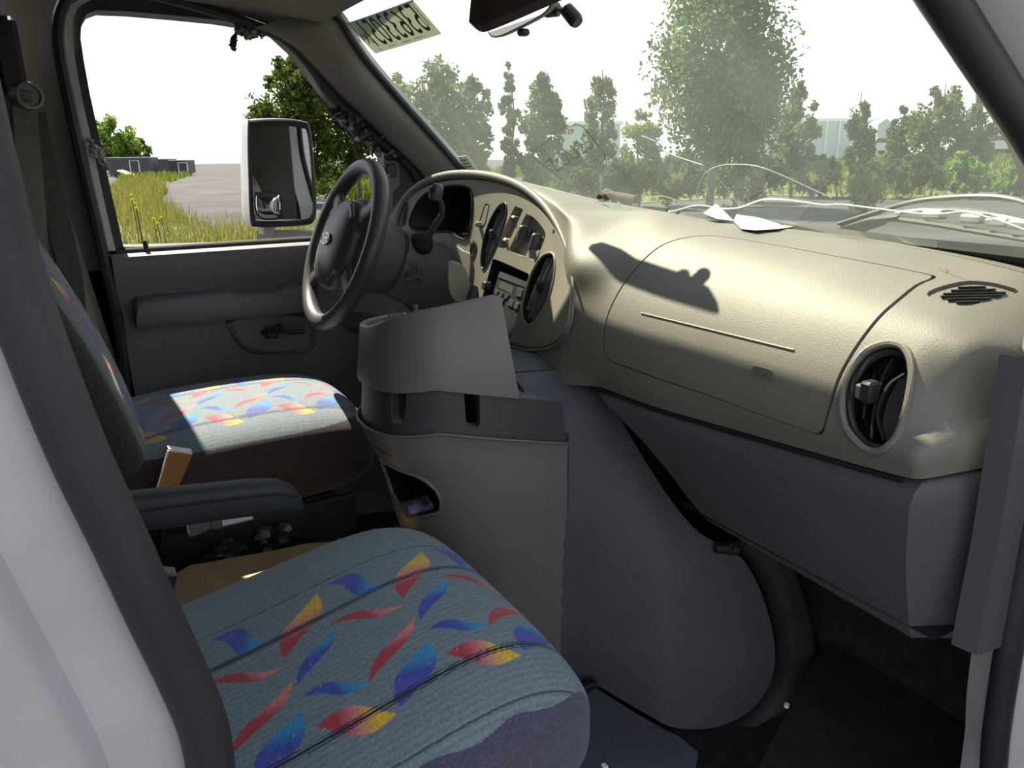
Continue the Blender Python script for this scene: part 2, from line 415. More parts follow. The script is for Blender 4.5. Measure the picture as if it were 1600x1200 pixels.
# bright lock knob on the sill
p = at(228, 386, y=2.125); MB().lathe((p.x, p.y, zs), (0, 0, 1), [(0, .004), (.012, .004), (.014, .006), (.026, .006), (.030, .003)], 12).build('lock_knob', M['black'], door)
# mirror sail panel with switches, below the foil
m = MB(); q = poly_at([(600, 236), (618, 238), (624, 258), (624, 290), (614, 300), (613, 345), (598, 372)], 2.11)
m.prism(q, (0, .02, 0)); m.build('sail_strip', M['door'], door)
m = MB(); q = poly_at([(618, 236), (634, 245), (662, 285), (668, 420), (612, 420), (614, 300), (624, 290)], 2.118)
m.prism(q, (0, .02, 0)); m.build('sail_panel', M['black'], door)
for (a, b) in (((604, 240), (620, 249)), ((603, 256), (619, 276))):
    p0, p1 = at(*a, y=2.105), at(*b, y=2.105)
    MB().box((p0+p1)/2, (abs(p1.x-p0.x), .012, abs(p1.z-p0.z)), bev=.003).build('switch', M['black'], door)
MB().box(at(606, 274, y=2.10), (.012, .01, .012), bev=.003).build('switch_cap', M['ebutton'], door)
# ---- A-pillar trim, driver's side
L_ = poly_at([(395, 44), (432, 58), (466, 82), (500, 118), (548, 168), (598, 214), (650, 262), (672, 292)], 2.10)
hitw = hitter(lambda a, b: ws(a, b), .42, 2.14, -.15, 1.1)
R_ = [ws(*hitw(px, py))+V((-.012, 0, -.004)) for px, py in [(500, 8), (531, 26), (552, 58), (580, 98), (628, 154), (676, 208), (728, 268), (742, 285)]]
rings = []
for a, b in zip(smooth_path(L_, 3), smooth_path(R_, 3)):
    a, b = V(a), V(b); mid = (a+b)/2; nrm = V((-.62, -.62, -.3)).normalized()
    rings.append([a+V((.02, .05, 0)), a, a*.8+b*.2+nrm*.018, mid+nrm*.026, a*.2+b*.8+nrm*.02, b, b+V((.03, .03, .02))])
MB().loft(rings, closed=False).build('trim_2', M['trim'], kind='structure', label="grey A-pillar trim beside the driver's window", ang=60)
MB().tube([V(p)+V((.004, -.006, .002)) for p in smooth_path(R_, 3)], .009, 8).build('trim_3', M['rubber'], kind='structure', label="thin black windscreen gasket along the driver's A-pillar")
# ---- passenger side: B-pillar, A-pillar, body
YP = .44
seal_r = [(-80, 20), (-58, 130), (-22, 280), (18, 430), (68, 570), (126, 715), (190, 850), (240, 960), (285, 1055), (316, 1130), (330, 1200), (338, 1290)]
bseal = [at(px, py, y=YP) for px, py in seal_r]
lo = bseal[-1]
path = [V((-.03, YP, 1.97)), V((-.022, YP, 1.85))]+[p for p in bseal if p.z < 1.80]+[lo+V((.004, 0, -.12)), lo+V((.03, 0, -.35)), lo+V((.10, 0, -.55))]
rr = [.0135]*len(path)
MB().tube(smooth_path(path, 5), .0145, 12, flat=.9, up=(0, 1, 0)).build('trim_4', M['rubber'], kind='structure', label='thick black door seal down the white passenger-side pillar')
zsr = [p.z for p in path][::-1]; xsr = [p.x for p in path][::-1]
def xseal(z): return float(np.interp(z, zsr, xsr))
pr = [(-.06, .53), (-.022, .475), (-.010, .462), (-.012, .446), (-.045, .436), (-.051, .433), (-.056, .420), (-.062, .412), (-.072, .408), (-.085, .395), (-.30, .375), (-2.6, .385)]
m = MB()
m.loft([[V(((xseal(z) if x > -.2 else -.0)+x, y, z)) for x, y in pr] for z in np.linspace(.55, 2.0, 40)], closed=False)
m.build('wall_right', M['white_dirty'], kind='structure', label='white painted passenger-side door pillar and body side')
MB().loft([[V((x, .53, z)) for x in (-2.6, -.05)] for z in (.6, 2.0)], closed=False).build('wall_right_lining', M['trim'], kind='structure', label='grey inner lining behind the passenger door pillar')
# front pillar and fender, seal on it
aseal = [at(px, py, y=.375) for px, py in [(1398, -120), (1440, -60), (1502, 40), (1560, 130), (1610, 210), (1650, 290), (1668, 400), (1660, 560), (1632, 720), (1598, 900), (1572, 1040), (1556, 1150), (1545, 1260)]]
top = aseal[0]
path2 = [V((.25, .375, 1.93)), V((.42, .375, 1.91))]+aseal+[aseal[-1]+V((.0, 0, -.25)), aseal[-1]+V((-.05, 0, -.36))]
MB().tube(smooth_path(path2, 5), .0175, 12, flat=.8, up=(0, 1, 0)).build('trim_5', M['rubber'], kind='structure', label='black door seal along the passenger-side windscreen pillar')
m = MB(); ps = smooth_path([path2[2]+V((-.03, 0, .03))]+aseal+[aseal[-1]+V((0, 0, -.3))], 3)
m.loft([[V(p)+V((.02, .05, .02)), V(p)+V((.004, .012, .004)), V(p)+V((.012, -.016, .008)), V(p)+V((.028, -.034, .02)), V(p)+V((.06, -.05, .03)), V(p)+V((.16, -.055, .05))] for p in ps], closed=False)
m.build('wall_front_right', M['white'], kind='structure', label='white painted front door pillar and fender edge')
# dark outer glass edge between the seal and the windscreen
q = [ws(.455, t) for t in np.linspace(-.1, 1.0, 8)]
m = MB(); m.loft([[p+V((.0, -.05, -.0)), p+V((-.006, -.02, -.006)), p+V((-.003, .012, -.003)), p+V((.02, .012, .02))] for p in q], closed=False)
m.build('trim_6', M['black'], kind='structure', label='black A-pillar trim beside the windscreen on the passenger side')
# inner trim of the lower hinge pillar, pale strip at the end of the dashboard
kp = [at(px, py, y=.378) for px, py in [(1622, 560), (1596, 720), (1572, 860), (1538, 1022)]]
m = MB(); m.loft([[p+V((-.014, .030, 0)), p+V((-.010, .004, 0)), p+V((.004, .0, 0)), p+V((.03, -.002, 0)), p+V((.05, .03, 0))] for p in kp], closed=False)
m.build('trim_7', M['dash_lower'], kind='structure', label='grey kick panel strip at the end of the dashboard')
# ---- windscreen glass
gm = bpy.data.materials.new('dusty_windscreen_glass'); gm.use_nodes = True; nt = gm.node_tree; N = nt.nodes; Lk = nt.links
N.remove(N['Principled BSDF'])
tr = N.new('ShaderNodeBsdfTransparent'); tr.inputs[0].default_value = (.84, .90, .82, 1)
gl = N.new('ShaderNodeBsdfGlossy'); gl.inputs['Roughness'].default_value = .02
tl = N.new('ShaderNodeBsdfTranslucent'); tl.inputs[0].default_value = (.72, .82, .70, 1)
nz = N.new('ShaderNodeTexNoise'); nz.inputs['Scale'].default_value = 5.0; nz.inputs['Detail'].default_value = 8
tcn = N.new('ShaderNodeTexCoord'); Lk.new(tcn.outputs['Object'], nz.inputs['Vector'])
mr = N.new('ShaderNodeMapRange'); mr.inputs[1].default_value = .3; mr.inputs[2].default_value = .75; mr.inputs[3].default_value = .065; mr.inputs[4].default_value = .12
Lk.new(nz.outputs['Fac'], mr.inputs[0])
mx1 = N.new('ShaderNodeMixShader'); Lk.new(mr.outputs[0], mx1.inputs[0]); Lk.new(tr.outputs[0], mx1.inputs[1]); Lk.new(tl.outputs[0], mx1.inputs[2])
fr = N.new('ShaderNodeFresnel'); fr.inputs[0].default_value = 1.35
ml = N.new('ShaderNodeMath'); ml.operation = 'MULTIPLY'; ml.inputs[1].default_value = .5; Lk.new(fr.outputs[0], ml.inputs[0])
mx2 = N.new('ShaderNodeMixShader'); Lk.new(ml.outputs[0], mx2.inputs[0]); Lk.new(mx1.outputs[0], mx2.inputs[1]); Lk.new(gl.outputs[0], mx2.inputs[2])
Lk.new(mx2.outputs[0], N['Material Output'].inputs[0])
m = MB(); ys_ = np.linspace(.46, 2.09, 33)
m.loft([[ws(y, t) for t in np.linspace(-.05, 1.0, 12)] for y in ys_], closed=False)
glass = m.build('window_1', gm, kind='structure', label='dusty cracked windscreen of the van')

# ---- passenger door, swung open out of view, added to cut ambient light
pd = thing('door_2', (.96, .37, .60), 'open white passenger door beside the opening', None, kind='structure')
ang_ = math.radians(-98); ux = V((math.cos(ang_), math.sin(ang_), 0)); un = V((-ux.y, ux.x, 0))
def pdp(u, w, z): return V((.985, .36, 0))+ux*u+un*w+V((0, 0, z))
m = MB(); m.prism([pdp(u, 0, z) for u, z in [(0, .55), (1.05, .55), (1.08, .8), (1.08, 1.40), (0, 1.40)]], un*.09); m.build('door_shell', M['white'], pd)
m = MB(); m.prism([pdp(u, -.03, z) for u, z in [(.05, .62), (1.0, .62), (1.0, 1.38), (.05, 1.38)]], un*.03); m.build('door_panel', M['door'], pd)
m = MB(); m.tube([pdp(.05, .03, 1.40), pdp(.42, .03, 1.92), pdp(.98, .03, 1.97), pdp(1.06, .03, 1.40)], .03, 8); m.build('window_frame', M['white'], pd)
# ================================================================== DASHBOARD
def xface(y, z): return .862-(.40 if y < 1.55 else .55)*(y-1.55)**2+.22*(z-1.45)
_st = []
def zfront(y): return float(np.interp(y, [.40, .52, .64, .78, .944, 1.10, 1.29, 1.52, 1.66, 1.89, 2.06], [1.490, 1.503, 1.510, 1.517, 1.522, 1.525, 1.536, 1.553, 1.570, 1.588, 1.590]))
def _pas(y, up=0.0):
    zf = zfront(y); zc = float(np.interp(y, [.396, .45, .50, .75, 1.03], [1.318, 1.298, 1.292, 1.272, 1.252]))
    return [(1.12, zf-.010), (1.05, zf), (.965, zf-.004+up), (.888, zf-.028+up), (.830, 1.448+up), (.790, 1.395+up*.5), (.770, max(1.34, zc+.052)), (.766, zc+.026), (.774, zc-.006)]
def _end(y, xmin, dz):
    return [((max(x, xmin+.012*abs(i-5)) if i < 6 else max(x, .5*xmin+.5*(.768+max(0, .452-y)*1.9) if i == 6 else .766+max(0, .452-y)*1.9+(.006 if i == 8 else 0))), z+dz*(1 if i < 6 else .0)) for i, (x, z) in enumerate(_pas(y))]
for yy, xm, dz in ((.395, .99, -.10), (.405, .92, -.055), (.425, .862, -.03), (.455, .812, -.012), (.50, .778, -.002)): _st.append((yy, _end(yy, xm, dz)))
for yy in (.58, .75, .90): _st.append((yy, _pas(yy)))
def _mid(y, up, zc, dx):
    p = _pas(y, up); return [(x-dx*(3 <= i <= 6), z) for i, (x, z) in enumerate(p[:7])]+[(.766, zc+.04), (.777, zc)]
_st.append((1.03, _mid(1.03, .006, 1.250, .001))); _m13 = _mid(1.13, .018, 1.236, .0); _st.append((1.13, [(x if i < 4 else min(x, xface(1.13, z)-.003+(.012 if i > 6 else 0)), z) for i, (x, z) in enumerate(_m13)]))
for yy, ze in ((1.23, 1.536), (1.33, 1.557), (1.45, 1.578), (1.58, 1.594), (1.72, 1.600), (1.84, 1.590), (1.92, 1.562), (1.985, 1.50), (2.06, 1.42)):
    zz = [ze-.02-(ze-.02-1.225)*k for k in (0, .28, .52, .78, 1.0)]; zf = min(zfront(yy), ze)
    pr_ = [(1.12, zf-.010), (1.06, zf), (.97, (zf+ze)/2+.002), (xface(yy, ze)+.014, ze)]
    pr_ += [(xface(yy, z)-.004, z) for z in zz]
    _st.append((yy, pr_))
_Y = np.array([s[0] for s in _st]); _Pm = np.array([s[1] for s in _st])
# slopes for a monotone cubic across y
_dl = np.diff(_Pm, axis=0)/np.diff(_Y)[:, None, None]
_mm = np.zeros_like(_Pm); _mm[0] = _dl[0]; _mm[-1] = _dl[-1]
_pd = _dl[:-1]*_dl[1:]; _mm[1:-1] = np.where(_pd > 0, 2*_pd/(_dl[:-1]+_dl[1:]+1e-12), 0)
def dprof(y):
    i = int(np.clip(np.searchsorted(_Y, y)-1, 0, len(_Y)-2)); h = _Y[i+1]-_Y[i]; t = (y-_Y[i])/h
    t = min(max(t, -.2), 1.2)
    return (1+2*t)*(1-t)**2*_Pm[i]+t*(1-t)**2*h*_mm[i]+t*t*(3-2*t)*_Pm[i+1]+t*t*(t-1)*h*_mm[i+1]
def S(y, s):
    """dash skin: y across, s 0 (front, under the glass) .. 8 (bottom crease)"""
    P = dprof(y); s = min(max(s, 0.0), 7.9999); i = int(s); t = s-i
    p1, p2 = P[i], P[i+1]; p0 = P[i-1] if i else 2*p1-p2; p3 = P[i+2] if i+2 < 9 else 2*p2-p1
    q = .5*((2*p1)+(-p0+p2)*t+(2*p0-5*p1+4*p2-p3)*t*t+(-p0+3*p1-3*p2+p3)*t**3)
    return V((q[0], y, q[1]))
SS = .1                                   # work in (y, s*SS) so that both axes are about metres
def Sd(u, w):
    # u runs faster round the outboard end so that the mesh stays even there
    d = .6-u
    return S(u if d <= 0 else .6-(d-.8125*d*d), w/SS)
hitS = hitter(Sd, .346, 2.02, .05, .80, 110)
def FP(y, z): return V((xface(y, z)-.008, y, z))
hitF = hitter(FP, 1.0, 2.02, 1.18, 1.62, 90)
dash = thing('dashboard', (1.0, 1.25, 1.2), 'grey beige moulded dashboard across the van cab', 'dashboard')
# --- outlines (pixels read off the photograph, carried onto the real surface)
fp_px = [(624, 356), (628, 328), (644, 305), (670, 290), (704, 282), (740, 281), (775, 286), (806, 297), (836, 319), (861, 350), (879, 390), (888, 430), (890, 470), (885, 505),
         (872, 528), (850, 540), (820, 541), (798, 536), (770, 548), (742, 520), (722, 470), (700, 430), (650, 400), (628, 380)]
fp_out = smooth_path([hitF(*p) for p in fp_px], 4, True)
clus_px = [(640, 352), (649, 322), (664, 304), (682, 295), (706, 290), (728, 292), (737, 301), (738, 330), (734, 360), (727, 374), (714, 370), (700, 362), (660, 362)]
clus = smooth_path([hitF(*p) for p in clus_px], 3, True)
lv = smooth_path([hitF(*p) for p in [(622, 352), (626, 334), (632, 320), (637, 318), (636, 332), (632, 350)]], 3, True)
v1_px = [(753, 418), (752, 400), (757, 372), (766, 345), (778, 324), (788, 317), (792, 324), (789, 344), (780, 372), (768, 400), (758, 418)]
v2_px = [(817, 496), (816, 478), (822, 452), (832, 424), (846, 402), (860, 395), (867, 402), (867, 425), (861, 455), (850, 482), (836, 503), (824, 508)]
v1 = smooth_path([hitF(*p) for p in v1_px], 3, True); v2 = smooth_path([hitF(*p) for p in v2_px], 3, True)
sl_px = [(778, 386), (782, 371), (803, 325), (807, 323), (816, 327), (815, 333), (795, 378), (791, 387)]
kn_px = [(797, 393), (800, 380), (820, 338), (824, 335), (834, 340), (846, 353), (852, 364), (851, 374), (842, 396), (836, 404), (828, 404)]
rd_px = [(741, 505), (752, 470), (770, 405), (774, 405), (826, 428), (827, 433), (806, 500), (792, 545), (760, 540)]
sl = smooth_path([hitF(*p) for p in sl_px], 2, True); kn = smooth_path([hitF(*p) for p in kn_px], 2, True)
rd = [hitF(*p) for p in rd_px]
lt = smooth_path([hitF(*p) for p in [(736, 388), (737, 379), (741, 376), (743, 382), (742, 394), (739, 399)]], 2, True)
air_px = [(943, 545), (944, 510), (958, 470), (985, 428), (1015, 396), (1050, 376), (1100, 368), (1160, 374), (1300, 399), (1440, 426), (1462, 434), (1436, 446), (1400, 475), (1365, 510), (1336, 550),
          (1312, 595), (1294, 650), (1288, 672), (1278, 679), (1240, 666), (1100, 616), (990, 578), (954, 564)]
air = smooth_path([hitS(*p) for p in air_px], 3, True)
pv_px = [(1316, 640), (1318, 605), (1332, 572), (1354, 548), (1385, 537), (1410, 542), (1423, 562), (1425, 595), (1415, 645), (1396, 690), (1375, 705), (1350, 700), (1328, 678)]
pv = smooth_path([hitS(*p) for p in pv_px], 3, True)
df_px = [(1448, 460), (1462, 450), (1500, 440), (1530, 439), (1570, 446), (1592, 455), (1570, 466), (1530, 474), (1505, 478), (1470, 472)]
dfo = smooth_path([hitS(*p) for p in df_px], 2, True)
# hole in the skin for the faceplate
def F2S(y, z):
    """the (y, w) of the skin at the height z on the face"""
    lo_, hi_ = .30, .80
    for _ in range(26):
        md = (lo_+hi_)/2
        if Sd(y, md).z > z: lo_ = md
        else: hi_ = md
    return (y, (lo_+hi_)/2)
fp_hole = [F2S(min(max(y, 1.0), 2.0), z) for y, z in shrink(fp_out, .985)]
full = [(.3445, .06), (2.05, .06), (2.05, .79), (.3445, .79)]
m = MB()
m.sheet(dense(full, .02), [fp_hole, air, pv, dfo], Sd, .014, rim=lambda u, v: -normal_of(Sd, u, v)*.010)
skin = m.build('dash_skin', M['dash'], dash, ang=50)
# airbag cover sits in its own opening
cover = MB().sheet(shrink(air, .980), [], offset_fn(Sd, .0012), .012, rim=lambda u, v: -normal_of(Sd, u, v)*.008).build('airbag_cover', M['dash'], dash, ang=50, label='smooth airbag cover panel')
ln = [Sd(*hitS(px, py)) for px, py in np.linspace((1003, 489), (1242, 547), 14)]
MB().tube([p+normal_of(Sd, *hitS(*q))*.0014 for p, q in zip(ln, np.linspace((1003, 489), (1242, 547), 14))], .0022, 6, flat=.5).build('tear_line', M['dash'], cover)
MB().sheet(shrink(air, 1.006), [shrink(air, .965)], offset_fn(Sd, -.0045), .02).build('groove', M['vblack'], dash)
# AIRBAG badge: raised oval ring and letters
def text_mesh(name, body, size, f, parent, material, u0, v0, ax=(1, 0), ay=(0, 1), lift=.0012, extr=.0008, align='CENTER', sx=1.0, res=3):
    cu = bpy.data.curves.new(name, 'FONT'); cu.body = body; cu.size = size; cu.align_x = align; cu.align_y = 'CENTER'; cu.extrude = extr; cu.resolution_u = res
    o = bpy.data.objects.new('tmp', cu); C.objects.link(o)
    dg = bpy.context.evaluated_depsgraph_get(); me = bpy.data.meshes.new_from_object(o.evaluated_get(dg))
    bpy.data.objects.remove(o); bpy.data.curves.remove(cu)
    for v in me.vertices:
        a, b, c = v.co; a *= sx
        uu, vv = u0+ax[0]*a+ay[0]*b, v0+ax[1]*a+ay[1]*b
        p = V(f(uu, vv)); n = normal_of(f, uu, vv); v.co = p+n*(lift+c)
    me.materials.clear(); me.materials.append(material); me.name = name
    o = bpy.data.objects.new(name, me); C.objects.link(o)
    if parent: adopt(o, parent)
    return o
pA = np.array(hitS(1177, 578)); pB = np.array(hitS(1210, 587)); ax_ = (pB-pA); Lb = np.linalg.norm(ax_); ax_ = ax_/Lb
pC = np.array(hitS(1193, 576)); pD = np.array(hitS(1192, 590)); ay_ = (pC-pD); Hb = np.linalg.norm(ay_); ay_ = ay_/Hb
cen = (pA+pB)/2
ringp = [cen+ax_*a*Lb*.5+ay_*b*Hb*.5 for a, b in oval((0, 0), 1.0, 1.0, 28, 3.5)]
MB().tube([Sd(*q)+normal_of(Sd, *q)*.002 for q in ringp], .0012, 6, closed=True).build('badge_ring', M['dash'], cover)
text_mesh('badge_letters', 'AIRBAG', Hb*.8, Sd, cover, M['dash'], cen[0], cen[1], tuple(ax_), tuple(ay_), lift=.0020, extr=.0012, sx=.66)
# ---- generic louvre vent let into a surface
def vent(name, loop, f, parent, nsl, d, ring_r, depth, rmat, label=None, tilt=0, smat=None):
    v_o = MB()
    pts = [V(f(*q)) for q in loop]; nn = sum((normal_of(f, *q) for q in loop), V()).normalized()
    back = [p-nn*depth for p in pts]
    c = sum(back, V())/len(back); n = len(pts)
    v_o.add(pts+back+[c], [(i, (i+1) % n, n+(i+1) % n, n+i) for i in range(n)]+[(n+i, n+(i+1) % n, 2*n) for i in range(n)])
    o = v_o.build(name, M['vblack'], parent)
    if label: o['label'] = label
    MB().tube([p+nn*ring_r*.2 for p in pts], ring_r, 8, closed=True).build('vent_ring', rmat, o)
    for a, b in chords(shrink(loop, .94), d, nsl):
        A, B = V(f(*a))-nn*.006, V(f(*b))-nn*.006
        t = (B-A).normalized(); w = nn.cross(t).normalized()
        q = MB(); q.prism([A-w*.0006, B-w*.0006, B+w*.0006, A+w*.0006], -nn*min(.016, depth*.7)+w*tilt)
        q.build('louvre', smat or M['black'], o)
    return o, nn
dirv = tuple(np.array(hitF(786, 322))-np.array(hitF(756, 415)))
o1, n1 = vent('air_vent', v1, FP, dash, 6, dirv, .0022, .028, M['black'], 'narrow oval centre air vent', smat=M['ebutton'])
dirv2 = tuple(np.array(hitF(862, 400))-np.array(hitF(822, 500)))
o2, n2 = vent('air_vent', v2, FP, dash, 4, dirv2, .0026, .03, M['face'], 'tall oval air vent with lit rim', smat=M['ebutton'])
o3, n3 = vent('air_vent', lv, FP, dash, 4, tuple(np.array(hitF(634, 322))-np.array(hitF(626, 350))), .002, .02, M['black'], smat=M['ebutton'])
for o, (px, py), nn in ((o1, (769, 366), n1), (o2, (843, 448), n2)):
    p = FP(*hitF(px, py)); MB().box(p, (.012, .014, .022), bev=.003).build('vent_tab', M['black'], o)
# passenger vent: big rounded oval in the corner of the skin
o4, n4 = vent('air_vent', pv, Sd, dash, 0, (0, 1), .0045, .05, M['dash'], 'large oval passenger air vent with pivoting blades')
MB().tube([Sd(*q)-n4*.012 for q in shrink(pv, .90)], .005, 8, closed=True).build('inner_ring', M['black'], o4)
def pvp(px, py, d): return Sd(*hitS(px, py))-n4*d
for path_, w_, d_ in (([(1352, 580), (1338, 620), (1334, 650)], .03, .02), ([(1384, 556), (1366, 590), (1354, 640), (1350, 682)], .034, .014), ([(1404, 580), (1378, 600), (1362, 645), (1372, 685)], .036, .010)):
    pp = [V(p) for p in smooth_path([pvp(px, py, d_) for px, py in path_], 4)]
    sd = V((-.25, -1, .05)).normalized(); sd = (sd-n4*sd.dot(n4)*1.0).normalized()
    q = MB(); q.loft([[p, p-n4*w_*.9-sd*w_*.1, p-n4*w_*.9-sd*w_*.1+sd*.003, p+sd*.003] for p in pp]); q.build('blade', M['black'], o4)
blade = MB(); lp = [pvp(px, py, .018) for px, py in [(1402, 582), (1386, 600), (1372, 632), (1368, 665), (1380, 690), (1394, 672), (1406, 640), (1412, 600)]]
blade.prism(smooth_path(lp, 3, True), -n4*.004); blade.build('damper', M['rubber'], o4)
MB().box(pvp(1356, 611, .004), (.02, .016, .026), bev=.003).build('vent_tab', M['black'], o4)
MB().box(pvp(1345, 612, .0), (.008, .012, .018), bev=.002).build('tab_grip', M['ebutton'], o4)
# defroster grille: sunken tray and black slots
og = MB().sheet(dfo, [], offset_fn(Sd, -.004), .02).build('defroster_grille', M['dash'], dash, label='slotted side defroster grille')
for (a, b) in (((1497, 447), (1540, 446)), ((1486, 452), (1556, 450)), ((1474, 457), (1572, 455)), ((1470, 461), (1566, 459.5)), ((1480, 465.5), (1549, 464)), ((1494, 470), (1532, 469))):
    A, B = offset_fn(Sd, -.0025)(*hitS(*a)), offset_fn(Sd, -.0025)(*hitS(*b)); t = (B-A); w = V((.0042, 0, 0)); w2 = w-t*(w.dot(t)/t.length_squared)
    q = MB(); q.prism([A-w2, B-w2, B+w2, A+w2], (0, 0, .0016)); q.build('slot', M['vblack'], og)
# ---- faceplate with its openings
cig = oval(hitF(740, 390), .012, .017, 20)
m = MB(); m.sheet(fp_out, [clus, lv, v1, v2, sl, kn, rd, cig, lt], FP, .012, rim=lambda u, v: -normal_of(FP, u, v)*.010)
face = m.build('faceplate', M['face'], dash, ang=40, label='pale beige instrument faceplate')
# raised hood bead that runs round the faceplate, thick over the gauges, thin at the bottom
bead_px = [(618, 362), (622, 332), (638, 304), (666, 284), (702, 274), (742, 273), (780, 279), (814, 292), (845, 316), (869, 350), (885, 390), (893, 430), (895, 470), (890, 508), (876, 533), (850, 546), (818, 547), (796, 541)]
bp_ = smooth_path([FP(*hitF(*p)) for p in bead_px], 4)
rb = [.007+.004*math.sin(math.pi*min(1, k/34)) if k < 34 else max(.0028, .007-.0045*(k-34)/8) for k in range(len(bp_))]
MB().tube([V(p)+V((.001, 0, 0)) for p in bp_], rb, 8).build('hood_bead', M['dash'], dash, ang=80)
# instrument pod: deep dark bowl with a hood
pts = [FP(*q) for q in clus]; n = len(pts); dv = V((.10, .01, -.02))
cb = sum(pts, V())/n
m = MB(); bk = [cb+(p-cb)*.86+dv for p in pts]
m.add(pts+bk, [(i, (i+1) % n, n+(i+1) % n, n+i) for i in range(n)]+[tuple(range(n, 2*n))])
pod = m.build('instrument_pod', M['black'], dash, label='dark recessed gauge cluster')
MB().tube(pts, .003, 6, closed=True).build('pod_rim', M['vblack'], pod)
for k, (px, py, r) in enumerate(((668, 335, .028), (705, 335, .036))):
    p = FP(*hitF(px, py))+V((.085, 0, 0)); MB().lathe(p, (-1, 0, .1), [(0, r), (.006, r), (.006, r*.93), (.003, r*.92)], 24).build('gauge', M['vblack'], pod)
    MB().box(p+V((-.006, .006, .006)), (.002, .002, r*1.1), Matrix.Rotation(.8, 3, 'X')).build('needle', M['ebutton'], pod)
p = FP(*hitF(731, 366))+V((-.002, 0, 0)); MB().lathe(p, (-1, 0, 0), [(0, .003), (.012, .0028)], 8).build('trip_stem', M['black'], pod)
# light switch slot with its slider
q = MB(); slp = [FP(*hitF(*p)) for p in [(748, 352), (757, 322), (759, 318), (764, 319), (763, 326), (757, 350)]]
q.tube(smooth_path(slp, 4, True), .0011, 6, closed=True); q.build('switch_outline', M['dash_lower'], face)
p = FP(*hitF(750, 351)); q = MB(); q.lathe(p, normal_of(FP, *hitF(750, 351)), [(0, .007), (.008, .006), (.013, .003), (.014, 0)], 12); q.build('slider', M['face'], face)
# recess behind a faceplate opening
def recess(name, loop, depth, mt, parent=None, label=None):
    pts = [FP(*q) for q in loop]; n = len(pts); nn = normal_of(FP, *loop[0])
    bk = [p-nn*depth for p in pts]
    m = MB(); m.add(pts+bk, [(i, (i+1) % n, n+(i+1) % n, n+i) for i in range(n)]+[tuple(range(n, 2*n))])
    o = m.build(name, mt, parent or face, ang=30)
    if label: o['label'] = label
    return o
recess('slider_recess', sl, .014, M['face']); recess('knob_recess', kn, .016, M['face'])
recess('light_slot', lt, .01, M['face'])
lg = recess('lighter_socket', cig, .02, M['vblack'], label='cigarette lighter socket')
MB().tube([FP(*q) for q in cig], .0022, 6, closed=True).build('socket_ring', M['radio'], lg)
def knob(px, py, ang, w, h, d, name='climate_knob', mt='dash_lower'):
    c = FP(*hitF(px, py)); nn = normal_of(FP, *hitF(px, py))
    up = V((0, 0, 1)); up = (up-nn*up.dot(nn)).normalized(); rt = up.cross(nn).normalized()
    rot = Matrix((rt*math.cos(ang)+up*math.sin(ang), up*math.cos(ang)-rt*math.sin(ang), nn)).transposed()
    m = MB(); m.lathe(c-nn*.014, nn, [(0, max(w, h)*.40), (d*.35, max(w, h)*.38), (d*.4, max(w, h)*.3)], 16)
    m.box(c-nn*.014+nn*d*.65, (w, h, d*.8), rot, bev=.004)
    o = m.build(name, M[mt], face, ang=35); return o
knob(818, 366, -.25, .013, .037, .026); knob(838, 379, -.25, .013, .037, .026)
knob(804, 341, -.30, .018, .010, .020, 'slider_knob'); knob(791, 376, -.30, .018, .010, .020, 'slider_knob', 'face')
# ---- radio
rn = normal_of(FP, *hitF(785, 455))
def rp_(px, py, d=0.0): return FP(*hitF(px, py))-rn*d
m = MB(); rr_ = [rp_(*p) for p in rd_px]; n = len(rr_)
m.add(rr_+[p-rn*.05 for p in rr_], [(i, (i+1) % n, n+(i+1) % n, n+i) for i in range(n)]+[tuple(range(n, 2*n))]); m.build('radio_bay', M['vblack'], face)
radio = thing('car_radio', rp_(785, 460, .02), 'grey car radio with small screen in the dashboard bay', 'radio')
m = MB(); m.prism([rp_(*p, .008) for p in [(748, 512), (776, 423), (822, 441), (797, 528)]], -rn*.05); m.build('radio_body', M['radio'], radio)
m = MB(); m.prism([rp_(*p, .006) for p in [(774, 432), (777, 424), (821, 441), (818, 449)]], -rn*.006); m.build('cassette_flap', M['column'], radio)
m = MB(); m.prism([rp_(*p, .0065) for p in [(775, 449), (779, 438), (804, 449), (800, 460)]], -rn*.004); m.build('screen', M['lcd'], radio)
for (a, b, c, d) in ([(768, 458), (771, 452), (776, 454), (773, 460)], [(776, 461), (779, 455), (784, 457), (781, 463)], [(784, 464), (787, 458), (792, 460), (789, 466)], [(790, 476), (793, 467), (800, 470), (797, 479)],
                     [(799, 480), (802, 471), (808, 474), (805, 483)], [(776, 471), (778, 464), (785, 467), (782, 474)], [(803, 461), (806, 448), (814, 452), (811, 464)]):
    m = MB(); m.prism([rp_(*p, .004) for p in (a, b, c, d)], -rn*.006); m.build('button', M['column'], radio)
m = MB(); m.lathe(rp_(762, 447, .004), rn, [(0, .011), (.014, .010), (.016, .008), (.016, 0)], 18); m.build('volume_knob', M['black'], radio)
